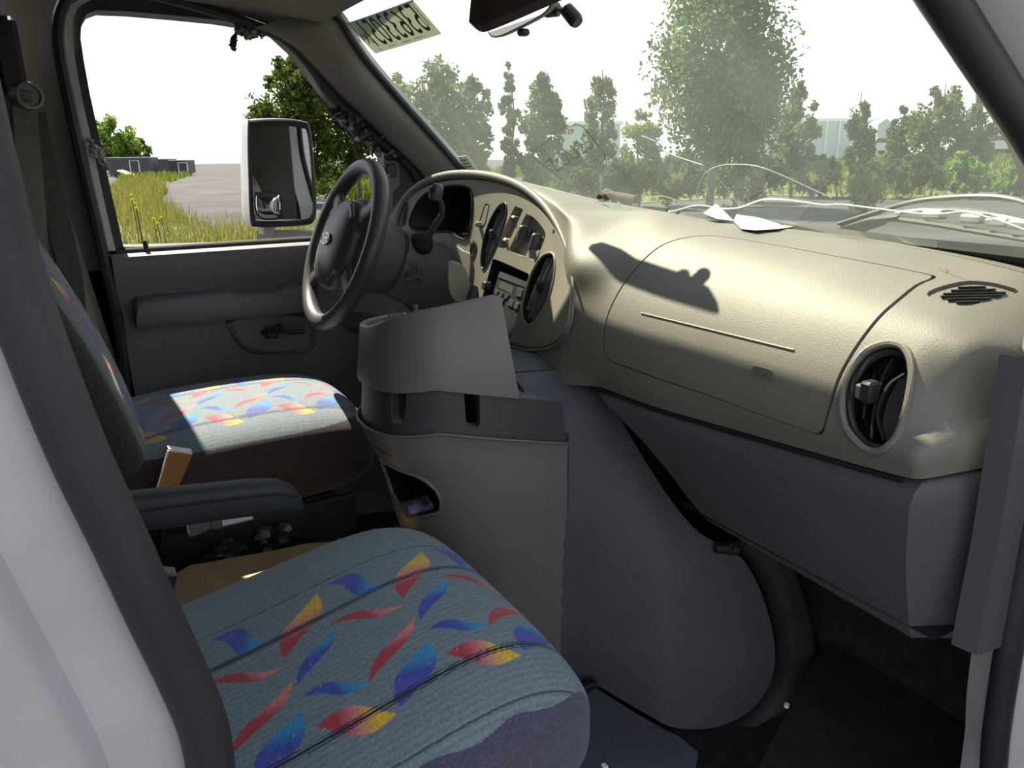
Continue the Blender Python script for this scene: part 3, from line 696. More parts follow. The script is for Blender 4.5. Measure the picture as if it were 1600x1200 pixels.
# ---- lower dash panel on the passenger side
def LP(y, s):
    """lower panel: s 0 = lip under the crease .. 5 bottom edge"""
    zc = float(np.interp(y, [.396, .45, .50, .75, 1.03], [1.318, 1.298, 1.292, 1.272, 1.252]))
    zb_ = float(np.interp(y, [.40, .46, .60, .78, 1.03], [1.080, 1.085, 1.088, 1.092, 1.10]))
    xe = 0.0 if y > .452 else (.452-y)*1.9
    pr = [(.800, zc-.004), (.782, zc-.010), (.769, zc-.026), (.768, zc-.055), (.780, (zc+zb_)/2-.02), (.805, zb_+.006), (.82, zb_), (.90, zb_+.01)]
    P = np.array(pr); s = min(max(s, 0), 6.999); i = int(s); t = s-i
    p1, p2 = P[i], P[i+1]; p0 = P[i-1] if i else 2*p1-p2; p3 = P[i+2] if i+2 < 8 else 2*p2-p1
    q = .5*((2*p1)+(-p0+p2)*t+(2*p0-5*p1+4*p2-p3)*t*t+(-p0+3*p1-3*p2+p3)*t**3)
    return V((q[0]+xe*1.0, y, q[1]))
left = [(1.06, 0.0), (1.055, .1), (1.0, .2), (.93, .3), (.86, .4), (.80, .5), (.78, .6), (.78, .70)]
m = MB(); m.sheet([(.452, 0.0), (.452, .70)]+left[::-1], [], lambda u, v: LP(u, v*10), .014)
m.sheet([(.396, 0.0), (.396, .70), (.452, .70), (.452, 0.0)], [], lambda u, v: LP(u, v*10), .014)
m.build('knee_panel', M['dash_lower'], dash, ang=32, label='dark grey lower dash panel')
# crease gap shadow line
MB().tube([S(y, 7.95)+V((.004, 0, -.004)) for y in np.linspace(.47, 1.06, 20)], .0035, 6).build('gap_line', M['vblack'], dash)
# dash underside and driver-side lower panel
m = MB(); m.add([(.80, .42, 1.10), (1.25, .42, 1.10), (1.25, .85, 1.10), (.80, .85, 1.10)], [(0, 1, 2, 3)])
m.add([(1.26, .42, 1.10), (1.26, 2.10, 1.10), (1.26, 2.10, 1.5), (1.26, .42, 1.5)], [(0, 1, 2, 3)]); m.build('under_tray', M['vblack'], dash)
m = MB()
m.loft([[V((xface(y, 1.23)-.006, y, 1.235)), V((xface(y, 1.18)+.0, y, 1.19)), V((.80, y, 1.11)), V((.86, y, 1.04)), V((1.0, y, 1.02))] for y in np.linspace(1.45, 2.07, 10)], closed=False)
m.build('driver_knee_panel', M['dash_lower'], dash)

# plate added between dash and glass foot to stop sun leaking in
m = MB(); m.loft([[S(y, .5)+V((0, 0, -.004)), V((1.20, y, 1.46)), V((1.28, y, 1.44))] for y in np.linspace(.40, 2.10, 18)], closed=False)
m.add([(x, .40, z) for x, z in ((.98, 1.40), (1.28, 1.44), (1.28, .56), (.98, .56))], [(0, 1, 2, 3)]); m.build('sun_block_plate', M['vblack'], dash)
m = MB(); m.loft([[S(y, 7.9)+V((.004, 0, .004)), V((.90, y, 1.225)), V((1.26, y, 1.20))] for y in np.linspace(.42, 2.02, 24)], closed=False); m.build('sun_block_floor', M['vblack'], dash)  # closing plate added under the dash to block a sun leak
# ================================================================== ENGINE COVER, CONSOLE, COLUMN, WHEEL
_ex = [.62, .72, .85, 1.0, 1.15]; _ez = [.55, .90, 1.05, 1.15, 1.22, 1.26]
_ey = np.array([[1.09, 1.09, 1.09, 1.10, 1.13, 1.20], [1.052, 1.054, 1.057, 1.066, 1.095, 1.16], [.90, .935, .985, 1.03, 1.065, 1.12], [.845, .88, .945, 1.0, 1.05, 1.10], [.80, .84, .92, .985, 1.04, 1.09]])
def flank(x, z):
    cols = [float(np.interp(x, _ex, _ey[:, k])) for k in range(6)]
    zz = np.array(_ez); h = 1e-3
    k = int(np.clip(np.searchsorted(zz, z)-1, 0, 4)); t = (z-zz[k])/(zz[k+1]-zz[k])
    def sl(i):
        if i <= 0: return (cols[1]-cols[0])/(zz[1]-zz[0])
        if i >= 5: return (cols[5]-cols[4])/(zz[5]-zz[4])
        return (cols[i+1]-cols[i-1])/(zz[i+1]-zz[i-1])
    H = zz[k+1]-zz[k]
    y = (1+2*t)*(1-t)**2*cols[k]+t*(1-t)**2*H*sl(k)+t*t*(3-2*t)*cols[k+1]+t*t*(t-1)*H*sl(k+1)
    return V((x, y, z))
hitE = hitter(flank, .60, 1.18, .52, 1.26, 80)
ecov = thing('engine_cover', (.9, 1.25, .70), 'dark grey plastic engine cover bulging between the seats', 'engine cover')
eo_px = [(930, 600), (990, 690), (1040, 770), (1092, 832), (1148, 862), (1180, 905), (1202, 965), (1211, 1020), (1204, 1066), (1175, 1108), (1120, 1136), (1060, 1138), (1000, 1110), (915, 1060)]
eo = [hitE(*p) for p in eo_px]
loop = smooth_path(eo, 4)+[(.69, .60), (.68, .80), (.68, 1.26), (.86, 1.262), (1.0, 1.262)]
loop = [(min(max(a, .62), 1.15), min(max(b, .55), 1.262)) for a, b in loop]
m = MB(); m.sheet(loop[::1], [], flank, .02, rim=(.0, .03, 0))
m.build('cover_shell', M['cover'], ecov, ang=60)
m = MB(); m.loft([[V((x, y, z)) for y, z in ((flank(x, 1.262).y, 1.262), (1.25, 1.268), (1.45, 1.24), (1.52, 1.0), (1.56, .66))] for x in (.645, .8, 1.0, 1.2)], closed=False)
m.add([V((.645, flank(.645, z).y, z)) for z in (.64, .9, 1.1, 1.262)]+[V((.645, 1.45, 1.24)), V((.645, 1.52, 1.0)), V((.645, 1.56, .66))], [(0, 1, 2, 3, 4, 5, 6)])
m.build('cover_top', M['cover'], ecov, ang=50)
# black rubber flange along the front edge of the cover
fl_px = [(1140, 850), (1182, 895), (1212, 960), (1222, 1020), (1216, 1072), (1188, 1118), (1130, 1150), (1066, 1155), (1005, 1130), (925, 1080)]
fp3 = [V(flank(*hitE(*p)))+V((.012, .004, 0)) for p in fl_px]
fl2_px = [(1192, 850), (1215, 890), (1236, 955), (1248, 1020), (1240, 1085), (1208, 1138), (1140, 1176), (1060, 1180), (985, 1150), (900, 1110)]
fp4 = [V(flank(*hitE(*p)))+V((.03, -.012, -.0)) for p in fl2_px]
a_, b_ = smooth_path(fp3, 4), smooth_path(fp4, 4)
m = MB(); m.loft([[V(p)+V((0, .03, 0)), V(p), (V(p)*.6+V(q)*.4)+V((-.006, -.008, .002)), V(q), V(q)+V((.01, .03, -.01))] for p, q in zip(a_, b_)], closed=False)
m.build('cover_flange', M['rubber'], ecov, ang=60, label='black rubber flange')
# latch at the top of the flank
lp_ = flank(*hitE(1108, 850)); 
m = MB(); m.tube([lp_+V((0, -.015, 0)), flank(*hitE(1140, 852))+V((0, -.02, 0))], .011, 8); m.box(flank(*hitE(1133, 846))+V((0, -.018, 0)), (.03, .02, .02), bev=.004)
m.build('cover_latch', M['black'], ecov, label='black cover latch')
MB().box(flank(*hitE(1146, 842))+V((0, -.022, .002)), (.006, .006, .012), bev=.001).build('latch_tip', M['steel'], ecov)
MB().box(flank(*hitE(918, 1062))+V((-.01, -.02, 0)), (.03, .02, .025), bev=.003).build('floor_clip', M['black'], ecov)
# ---- console on the cover
cons = thing('console', (.6, 1.25, .80), 'dark grey plastic console with cup tray and open bin', 'console')
plan = smooth_path([(.722, 1.052), (.65, 1.066), (.56, 1.088), (.485, 1.118), (.435, 1.170), (.418, 1.25), (.435, 1.33), (.50, 1.39), (.61, 1.43), (.722, 1.44)], 8)
def ring_at(z, k=0.0, cut=0.0, fr=0.0):
    """plan outline at height z: k = inset, cut = how far the rear end is pulled forward"""
    out = []
    c = np.array([.60, 1.25])
    for (x, y) in plan:
        d = c-np.array([x, y]); d = d/np.linalg.norm(d)
        x2, y2 = x+d[0]*k, y+d[1]*k
        w = max(0.0, (.60-x2)/.165); x2 += cut*w
        out.append(V((x2, y2, z)))
    return out+[V((.722, 1.25, z))]
# dark tray band with two notches, cut out of the top edge
zt0, zt1 = 1.155, 1.229
def tlt(x): return .20*max(0.0, .718-x)-.35*max(0.0, .50-x)
tr = MB(); n = len(plan)
arc = np.concatenate([[0], np.cumsum([math.dist(plan[i], plan[i+1]) for i in range(n-1)])])
def plan_at(s, k=0.0):
    x = float(np.interp(s, arc, [p[0] for p in plan])); y = float(np.interp(s, arc, [p[1] for p in plan]))
    c = np.array([.60, 1.25]); d = c-np.array([x, y]); d = d/np.linalg.norm(d); return x+d[0]*k, y+d[1]*k
# console body with the open bin cut into its lower rear corner
_cz = [.72, .86, .95, 1.02, 1.06, 1.10, 1.13, 1.155, 1.172]; _cc = [.15, .10, .07, .052, .044, .030, .012, .002, 0.0]
def cbody(s_, z):
    x, y = plan_at(s_, .003 if z < 1.16 else 0.0); x += float(np.interp(z, _cz, _cc))*max(0.0, (.60-x)/.182); return V((x, y, z-.017*min(1, max(0, (z-.90)/.2))+tlt(x)*min(1, max(0, (z-.98)/.19))))
hitB = hitter(cbody, 0.0, .60, .72, 1.172, 80)
s2 = float(np.interp(1.275, [p[1] for p in plan], arc))
zA, zB = hitB(628, 738)[1], hitB(640, 806)[1]
bl = [hitB(688, 797), hitB(685, 772), hitB(664, 751), hitB(640, 740), (s2-.06, zA+.004), (s2-.01, zA-.002), (s2+.004, (zA+zB)/2+.01), (s2-.004, zB+.022), (s2-.04, zB+.008), hitB(640, 806), hitB(676, 804)]
binl = smooth_path(bl, 4, True)
m = MB(); m.sheet([(0, .72), (arc[-1], .72), (arc[-1], 1.172), (0, 1.172)], [binl], cbody, .016)
m.add([V((.722, 1.052, z)) for z in (.72, 1.172)]+[V((.722, 1.44, z)) for z in (1.172, .72)], [(0, 1, 2, 3)])
m.build('console_body', M['console'], cons, ang=60)
rim = [cbody(*q) for q in binl]; n = len(rim); cc = sum(rim, V())/n
MB().tube(rim, .0035, 8, closed=True).build('bin_rim', M['console'], cons, ang=80)
m = MB(); bk = [cc+(p-cc)*.86+V((.07, .06, -.006)) for p in rim]
m.add(rim+bk, [(i, (i+1) % n, n+(i+1) % n, n+i) for i in range(n)]+[tuple(range(n, 2*n))]); m.build('bin_inside', M['vblack'], cons)
MB().tube([V((*plan_at(q, -.001), 1.155+tlt(plan_at(q)[0]))) for q in np.linspace(0, arc[-1], 60)], .0025, 6).build('body_lip', M['console'], cons, ang=80)
hitP = hitter(lambda s, z: V((*plan_at(s, .004), z)), 0.0, .62, 1.0, 1.5, 80)
def notch(px0, px1, py0, py1):
    a, b = hitP(px0, py0), hitP(px1, py0); _h = hitP((px0+px1)/2, py1); zz = _h[1]-tlt(plan_at(_h[0])[0]); w = (a[0]-b[0])
    return [(a[0], zt1), (a[0]-w*.06, zz+.008), (a[0]-w*.25, zz), (b[0]+w*.25, zz), (b[0]+w*.06, zz+.008), (b[0], zt1)]
N1, N2 = notch(605, 630, 622, 664), notch(726, 752, 626, 668)
top = [(arc[-1], zt1)]
cutp = sorted([N1, N2], key=lambda q: -max(p[0] for p in q))
outl_t = [(0, zt0), (arc[-1], zt0), (arc[-1], zt1)]
for q in cutp:
    qq = sorted(q, key=lambda p: -p[0])
    hi_, lo_ = qq[0][0], qq[-1][0]
    ins = [(p[0], min(p[1], zt1)) for p in qq]
    outl_t += ins
outl_t += [(0, zt1)]
tr.sheet(outl_t, [], lambda s, z: V((*plan_at(s, .006+.10*(z-zt0)), z+tlt(plan_at(s)[0]))), .012, rim=lambda u, v: V((*(np.array(plan_at(u, .02))-np.array(plan_at(u, .0))), 0)))
tray = tr.build('cup_tray', M['tray'], cons, ang=40, label='dark plastic tray band with notches')
m = MB(); m.loft([ring_at(zt0-.01, .012), ring_at(zt0+.012, .012)]); m.build('tray_floor', M['black'], cons)
# tray lid in front of the panel
m = MB(); fr_ = [(.60, 1.098), (.714, 1.073), (.714, 1.425), (.60, 1.42)]
m.prism([V((x, y, zt1-.012+tlt(x))) for x, y in fr_], (0, 0, .010)); m.build('tray_lid', M['console'], cons)
# upright curved panel standing on the tray
s_r = hitP(812, 622)[0]
def top_z(s): return float(np.interp(s, tz_s, tz_z))
tp = [hitP(*p) for p in [(789, 464), (775, 462), (720, 474), (650, 487), (604, 498), (578, 508)]]
s0 = tp[0][0]
tz_s = [p[0] for p in tp]+[tp[-1][0]+.05, .75]; tz_z = [p[1] for p in tp]+[tp[-1][1]-.012, tp[-1][1]-.03]
order = np.argsort(tz_s); tz_s = list(np.array(tz_s)[order]); tz_z = list(np.array(tz_z)[order])
m = MB(); rings = []; zb0 = 1.240
for s in np.linspace(0, 1, 40):
    ss = s0+(arc[-1]*.80-s0)*s
    zt = top_z(ss)
    sl = (s_r-s0)*max(0, 1-(s/.08)) if s < .08 else 0
    o0 = plan_at(ss+ sl*0, .003); o1 = plan_at(ss+(s_r-s0)*max(0, 1-s/.15), .004); i0 = plan_at(ss, .014); i1 = plan_at(ss+(s_r-s0)*max(0, 1-s/.15), .014)
    lean = .012
    o0 = plan_at(ss, .003+lean); i0 = plan_at(ss, .014+lean)
    tb = tlt(o1[0]); rings.append([V((*o1, zb0-.01+tb)), V((*o0, zt-.003)), V((*plan_at(ss, .006+lean), zt)), V((*i0, zt-.002)), V((*i1, zb0-.01+tb))])
m.loft(rings); m.build('console_panel', M['console'], cons, ang=50, label='upright curved console panel')
# little clips that show over its top edge
for px, w in ((618, .026), (642, .022)):
    p = at(px, 491, y=1.36); 
    MB().tube([p+V((-w/2, 0, -.03)), p+V((-w/2, 0, 0)), p+V((w/2, 0, 0)), p+V((w/2, 0, -.03))], .0025, 6).build('clip', M['ebutton'], cons)
p = at(649, 478, y=1.37); MB().lathe(p+V((0, 0, -.05)), (0, 0, 1), [(0, .005), (.05, .005), (.052, .003)], 10).build('peg', M['ebutton'], cons)
wp = at(652, 792, y=1.20)
wrap = MB(); random.seed(4)
wrap.loft([[wp+V((dx, .02*math.cos(a), .012*math.sin(a)*(1+.4*math.sin(5*a+dx*90)))) for a in np.linspace(0, 6.28, 10, endpoint=False)] for dx in (-.024, -.018, -.006, .006, .018, .024)])
wm = mat('wrapper_foil', (.012, .02, .09), .35, (.25, .26, .30), 60, .4, 120)
wrap.build('snack_wrapper', wm, label='blue and silver snack wrapper in the console bin', cat='wrapper')
# ---- steering column
AX = V((.925, 0, -.38)).normalized()        # from the wheel into the dash
WC = at(536, 382, y=1.77)
UPW = (V((0, 0, 1))-AX*V((0, 0, 1)).dot(AX)).normalized(); RTW = AX.cross(UPW).normalized()
col = thing('steering_column', WC+AX*.25, 'dark grey steering column shroud with key switch', 'steering column')
def cring(d, a, b, dz=0.0, p=2.6, n=28):
    return [WC+AX*d+RTW*u+UPW*(v+dz) for u, v in oval((0, 0), a, b, n, p)]
m = MB(); m.loft([cring(.124, .074, .074), cring(.128, .082, .084), cring(.20, .082, .086, -.004), cring(.27, .082, .088, -.008), cring(.34, .082, .088, -.008), cring(.40, .08, .085, -.004)])
m.build('shroud', M['column'], col, ang=50)
def cpt(px, py): 
    """pixel -> point on the passenger flank of the shroud"""
    return at(px, py, y=WC.y-.084)
# shift lever with boot and round knob
b0 = cpt(662, 378); 
m = MB(); m.lathe(b0+V((.005, .03, -.01)), (-.25, -.8, .35), [(0, .030), (.02, .028), (.030, .020), (.036, .011)], 18); m.build('shift_boot', M['vblack'], col)
lev = smooth_path([at(668, 372, y=WC.y-.10), at(680, 352, y=WC.y-.13), at(690, 336, y=WC.y-.145), at(691, 322, y=WC.y-.15), at(686, 310, y=WC.y-.155)], 5)
shift = MB().tube(lev, [.0085-.0035*k/20 for k in range(len(lev))], 10).build('shift_lever', M['radio'], col)
kc = at(683, 299, y=WC.y-.16)
m = MB(); m.lathe(kc-UPW*.022+V((0, .0, 0)), (UPW+V((-.12, -.1, 0))).normalized(), [(0, .008), (.003, .013), (.014, .0155), (.028, .0155), (.036, .012), (.039, .006), (.039, 0)], 20); m.build('shift_knob', M['wheel'], shift)
m = MB(); m.lathe(kc+V((-.012, -.006, .002)), (-.85, -.5, .2), [(0, .008), (.005, .0075), (.006, 0)], 16); m.build('overdrive_button', M['black'], shift)
# ignition lock
ig = cpt(643, 423)
m = MB(); m.lathe(ig+V((.01, .02, 0)), (-.45, -.9, 0), [(0, .026), (.018, .026), (.026, .022), (.026, .017), (.020, .016), (.020, 0)], 22); lock = m.build('ignition_lock', M['column'], col)
m = MB(); m.box(ig+V((-.004, -.008, 0)), (.03, .006, .01), Matrix.Rotation(-.4, 3, 'Y'), bev=.002); m.build('key_slot', M['radio'], lock)
MB().tube([cpt(652, 430)+V((0, -.012, 0)), cpt(657, 436)+V((0, -.014, 0)), cpt(655, 446)+V((0, -.012, 0))], .004, 6).build('lock_lug', M['column'], lock)
# pale lower bezel wing beside the column and dark cap
wing = smooth_path([FP(*hitF(*p))+V((-.006, 0, 0)) for p in [(700, 366), (712, 380), (726, 392), (736, 396), (738, 410), (735, 440), (733, 462), (722, 440), (712, 420), (706, 400), (700, 385)]], 3, True)
m = MB(); m.prism(wing, (.03, .01, 0)); m.build('column_bezel', M['face'], dash, ang=40)
wg2 = smooth_path([at(px, py, y=1.50) for px, py in [(702, 414), (716, 413), (727, 420), (733, 440), (736, 460), (732, 470), (712, 470), (702, 450)]], 3, True)
m = MB(); m.prism(wg2, (.015, .04, 0)); m.build('bezel_shoulder', M['face'], dash, ang=40)
cp = at(738, 456, y=1.44)
m = MB(); m.lathe(cp+V((0, 0, -.02)), (.1, -.1, 1), [(0, .016), (.01, .014), (.03, .009), (.034, .004)], 8); m.build('brake_release', M['arm'], dash, label='dark blue release knob')
# pedal-side panel seen under the column
m = MB(); m.prism([at(px, py, y=1.80) for px, py in [(622, 452), (672, 456), (676, 470), (684, 484), (650, 494), (630, 475)]], (.05, .01, 0)); m.build('lower_bezel', M['cover'], dash)
# ---- steering wheel
wheel = thing('steering_wheel', WC, 'dark grey steering wheel with oval emblem hub', 'steering wheel')
def wpt(r, a, d=0.0): return WC+RTW*(r*math.cos(a))+UPW*(r*math.sin(a))+AX*d
RW = .188
m = MB(); ring_ = [wpt(RW, 2*math.pi*k/72) for k in range(72)]
m.tube(ring_, .0195, 14, closed=True, up=AX); m.build('rim', M['wheel'], wheel, ang=80)
# thin edge line on the inner rim
# bell behind the hub
m = MB(); m.lathe(WC, AX, [(-.004, .04), (.0, .105), (.014, .118), (.035, .116), (.06, .106), (.09, .092), (.118, .084), (.122, .080), (.122, .02)], 36); m.build('hub_bell', M['column'], wheel, ang=50)
# hub pad
def pad_pt(u, v, d):
    return WC+RTW*u+UPW*v-AX*d
m = MB(); rings = []
for k, (sc, d) in enumerate(((1.0, -.012), (1.0, .006), (.97, .016), (.88, .026), (.7, .034), (.45, .039), (.2, .041), (.02, .0415))):
    rings.append([pad_pt(u*sc, v*sc-.004, d) for u, v in oval((0, 0), .098, .108, 40, 2.8)])
m.loft(rings); m.build('hub_pad', M['wheel'], wheel, ang=60)
for sgn, a in (((1, 38)), ((-1, 142)), ((-1, 218)), ((1, 322))):
    a = math.radians(a); m = MB(); tdir = V(RTW*-math.sin(a)+UPW*math.cos(a))
    rings = []
    for k, (r, w, th, d) in enumerate(((.07, .034, .012, .004), (.10, .030, .012, .004), (.13, .024, .010, .002), (.155, .022, .010, 0), (.178, .026, .010, 0))):
        c = wpt(r, a, -d); rings.append([c+tdir*w*math.cos(t)-AX*th*math.sin(t) for t in np.linspace(0, 2*math.pi, 14, endpoint=False)])
    m.loft(rings); m.build('spoke', M['wheel'], wheel, ang=60)
for a in (52, 128, 232, 308):
    a = math.radians(a); c = wpt(.092, a, -.022); m = MB()
    rot = Matrix((RTW*-math.sin(a)+UPW*math.cos(a), RTW*math.cos(a)+UPW*math.sin(a), -AX)).transposed()
    m.box(c, (.05, .022, .012), rot, bev=.004); m.build('cruise_button', M['ebutton'], wheel)
em = mat('emblem_black', (.01, .012, .02), .25); es = mat('emblem_silver', (.6, .6, .62), .25, metal=1.0)
m = MB(); m.loft([[pad_pt(u*s, v*s, d) for u, v in oval((0, 0), .030, .0145, 32)] for s, d in ((1.0, .034), (1.0, .044), (.93, .045))]); emb = m.build('emblem', em, wheel, ang=40)
MB().tube([pad_pt(u, v, .0445) for u, v in oval((0, 0), .0285, .0135, 32)], .0012, 6, closed=True).build('emblem_ring', es, emb)
text_mesh('emblem_script', 'Ford', .022, lambda u, v: pad_pt(u, v, .045), emb, es, 0, 0, ax=(1, .0), ay=(.25, 1), lift=.0004, extr=.0004, sx=.95)
# ================================================================== SEATS
# printed cloth: leaf and ribbon motifs, read off the seat in the picture and carried onto the cushion plane
def _sp(cx, cy):
    p = at(250+cx/2.353, 780+cy/2.353, z=1.083); return np.array([p.x, p.y])
BL, CYN, VIO = (.035, .085, .45), (.03, .31, .58), (.10, .09, .44)
RED, YEL, ORG, PNK = (.52, .035, .055), (.90, .56, .03), (.85, .30, .05), (.78, .24, .24)
MOT = [(_sp(575, 345), _sp(455, 545), .018, .005, (YEL, YEL, PNK, RED, RED)),
       (_sp(610, 322), _sp(840, 352), .017, .011, (VIO, VIO, BL, CYN, CYN)),
       (_sp(620, 458), _sp(902, 430), .0085, .005, (RED, RED, RED, PNK, ORG)),
       (_sp(500, 645), _sp(640, 465), .0095, .004, (BL, BL, BL, CYN, CYN)),
       (_sp(520, 682), _sp(768, 660), .0095, .005, (BL, BL, BL, CYN, CYN)),
       (_sp(765, 672), _sp(940, 472), .0095, .004, (RED, RED, RED, PNK, ORG)),
       (_sp(570, 785), _sp(868, 775), .019, .004, (RED, RED, PNK, YEL, YEL)),
       (_sp(992, 560), _sp(885, 755), .019, .003, (CYN, CYN, BL, VIO, VIO))]
PER = float(np.mean([_sp(845, 348)[0]-_sp(455, 545)[0], _sp(935, 197)[0]-_sp(575, 345)[0], _sp(990, 560)[0]-_sp(553, 800)[0]]))
LN1 = (_sp(165, 637), _sp(1090, 213)); LN2 = (_sp(365, 985), _sp(1370, 490))
Y1 = .5*(LN1[0][1]+LN1[1][1]); Y2 = .5*(LN2[0][1]+LN2[1][1])
def print_colors(xy, base=(.205, .262, .282), seed=1, dens=1.0):
    """xy in the passenger seat's own plane coordinates -> linear colours"""
    rng = np.random.default_rng(seed); n = len(xy); col = np.tile(np.array(base), (n, 1))
    col *= (1+.10*np.sin(xy[:, 1:2]*700))*(.94+.12*rng.random((n, 1)))
    for tipA, tipB, W, B, grad in MOT:
        ax = tipB-tipA; L = np.linalg.norm(ax); ax = ax/L; ay = np.array([-ax[1], ax[0]]); g = np.array(grad)
        k0 = math.floor((xy[:, 0].min()-max(tipA[0], tipB[0]))/PER)-1; k1 = math.ceil((xy[:, 0].max()-min(tipA[0], tipB[0]))/PER)+1
        for k in range(k0, k1+1):
            q = xy-(tipA+np.array([k*PER, 0])); s = (q@ax)/L; d = q@ay
            ok = (s > 0) & (s < 1)
            w = W*np.sin(np.pi*np.clip(s, 0, 1))**.95; c = B*np.sin(2*np.pi*np.clip(s, 0, 1))
            ok &= np.abs(d-c) < w
            if ok.any():
                # the dye bands run along the weave
                t = np.clip(s[ok]*4+.5*(d[ok]-c[ok])/max(W, 1e-6)*.8, 0, 3.999); i = t.astype(int); fr = (t-i)[:, None]
                col[ok] = (g[i]*(1-fr)+g[i+1]*fr)*(.9+.2*rng.random((ok.sum(), 1)))
    for yl in (Y1, Y2):
        d = np.abs(xy[:, 1]-yl)
        col[(d < .0021) | ((d > .0036) & (d < .0052))] = (.008, .010, .018)
    for yl in (Y1+.075, Y2-.070):
        d = np.abs(xy[:, 1]-yl); col[d < .0013] = np.array(base)*.35
    lint = rng.random(n) < .0016*dens; col[lint] = (.28, .29, .28)
    return col
def grid_mesh(name, P, colors, material, parent, closed_j=True, flip=False):
    ni, nj = P.shape[:2]; idx = np.arange(ni*nj).reshape(ni, nj)
    a = idx[:-1, :]; b = idx[1:, :]
    if closed_j: a2, b2 = np.roll(a, -1, 1), np.roll(b, -1, 1)
    else: a, a2 = a[:, :-1], a[:, 1:]; b, b2 = b[:, :-1], b[:, 1:]
    F = np.stack([a, a2, b2, b], -1).reshape(-1, 4)
    if flip: F = F[:, ::-1]
    me = bpy.data.meshes.new(name); me.vertices.add(ni*nj); me.vertices.foreach_set('co', P.reshape(-1).astype(np.float32))
    me.loops.add(F.size); me.loops.foreach_set('vertex_index', F.reshape(-1).astype(np.int32))
    me.polygons.add(len(F)); me.polygons.foreach_set('loop_start', np.arange(0, F.size, 4, dtype=np.int32)); me.polygons.foreach_set('loop_total', np.full(len(F), 4, np.int32))
    me.update(); me.validate()
    me.polygons.foreach_set('use_smooth', [True]*len(me.polygons))
    if colors is not None:
        at_ = me.color_attributes.new('print', 'FLOAT_COLOR', 'POINT')
        at_.data.foreach_set('color', np.concatenate([colors, np.ones((len(colors), 1))], 1).reshape(-1).astype(np.float32))
    me.materials.append(material)
    o = bpy.data.objects.new(name, me); C.objects.link(o); adopt(o, parent); return o
def even_oval(nj, p, a, b):
    """superellipse points spread evenly, three times denser on the upper half"""
    t = np.linspace(0, 2*np.pi, 20001); c, s = np.cos(t), np.sin(t)
    Y = np.sign(c)*np.abs(c)**(2/p); Z = np.sign(s)*np.abs(s)**(2/p)
    d = np.hypot(np.diff(Y)*a, np.diff(Z)*b)*np.where(Z[1:] > .2, 3.0, 1.0); L = np.concatenate([[0], np.cumsum(d)])
    k = np.interp(np.linspace(0, L[-1], nj, endpoint=False), L, np.arange(20001)); k0 = np.clip(k.astype(int), 0, 19999); f = k-k0
    return Y[k0]*(1-f)+Y[k0+1]*f, Z[k0]*(1-f)+Z[k0+1]*f
def cushion(y0, y1, x0, x1, zr, zf, zb, ni, nj, bulge=.012, wob=0.0, hump=None):
    """upholstered cushion: rings along x; top rises from zr (rear) to zf (front)"""
    P = np.zeros((ni, nj, 3)); yc, hw = (y0+y1)/2, (y1-y0)/2
    Y, Z = even_oval(nj, 4.2, hw, .5*(zf-zb))
    for i in range(ni):
        u = i/(ni-1); v_ = 2*u-1; s = v_*(1.18-.18*abs(v_)**5)/1.0; s = max(-1, min(1, v_+.10*math.sin(math.pi*v_))); xx = (x0+x1)/2+(x1-x0)/2*s
        f = (xx-x0)/(x1-x0)
        e = (1-min(1, abs((xx-(x0+x1)/2)/((x1-x0)/2)))**4.2)**(1/3.2) if 0 < u < 1 else 0.02
        e = max(e, .02)
        ztop = (zr+(zf-zr)*f**1.2+.010*math.sin(math.pi*f)) if hump is None else hump(xx)
        zm = (ztop+zb)/2; hz = (ztop-zb)/2
        wy = hw*(.30+.70*e**.45)*(1-.05*f**3)
        P[i, :, 0] = xx; P[i, :, 1] = yc+wy*Y; P[i, :, 2] = zm+hz*Z*e**.8+bulge*e*np.maximum(0, Z)*np.maximum(0, 1-Y*Y)**.8
    if wob: P[:, :, 2] += wob*np.sin(P[:, :, 0]*31+P[:, :, 1]*17)*np.sin(P[:, :, 1]*41)*.5
    return P
def topcolors(P, dx, dy, side, zcut, seed, dens=1.0):
    xy = P.reshape(-1, 3)[:, :2]+np.array([dx, dy]); col = print_colors(xy, seed=seed, dens=dens)
    z = P.reshape(-1, 3)[:, 2]
    return col, z
# ---- passenger seat
ps = thing('passenger_seat', (.18, .82, .70), 'passenger seat in blue grey cloth with coloured leaf print, nearest the open door', 'seat', 'cab seats')
def _hp(x):
    X_ = [-.2, -.05, .10, .22, .32, .39, .44, .50]; Z_ = [1.02, 1.03, 1.048, 1.074, 1.097, 1.104, 1.096, 1.070]
    return float(sum(np.interp(x+d, X_, Z_) for d in (-.04, -.02, 0, .02, .04))/5)
P = cushion(.555, 1.105, -.16, .464, 1.040, 1.098, .915, 520, 900, .008, hump=_hp)
Pf = P.reshape(-1, 3); col = print_colors(Pf[:, :2], seed=2)
ztop = 1.040+(1.098-1.040)*np.clip((Pf[:, 0]+.16)/.64, 0, 1)
side = ((Pf[:, 1] < .585+.25*np.maximum(0, Pf[:, 0]-.36)+.004*np.sin(Pf[:, 0]*60)) & (Pf[:, 0] > .0)) | (Pf[:, 2] < ztop-.085)
rng = np.random.default_rng(5)
col[side] = np.array([.085, .078, .12])*(.7+.6*rng.random((side.sum(), 1)))
plain = (~side) & ((Pf[:, 1] < Y2-.055) | (Pf[:, 1] > Y1+.060)); 
grid_mesh('cushion', P, col, M['seat'], ps)
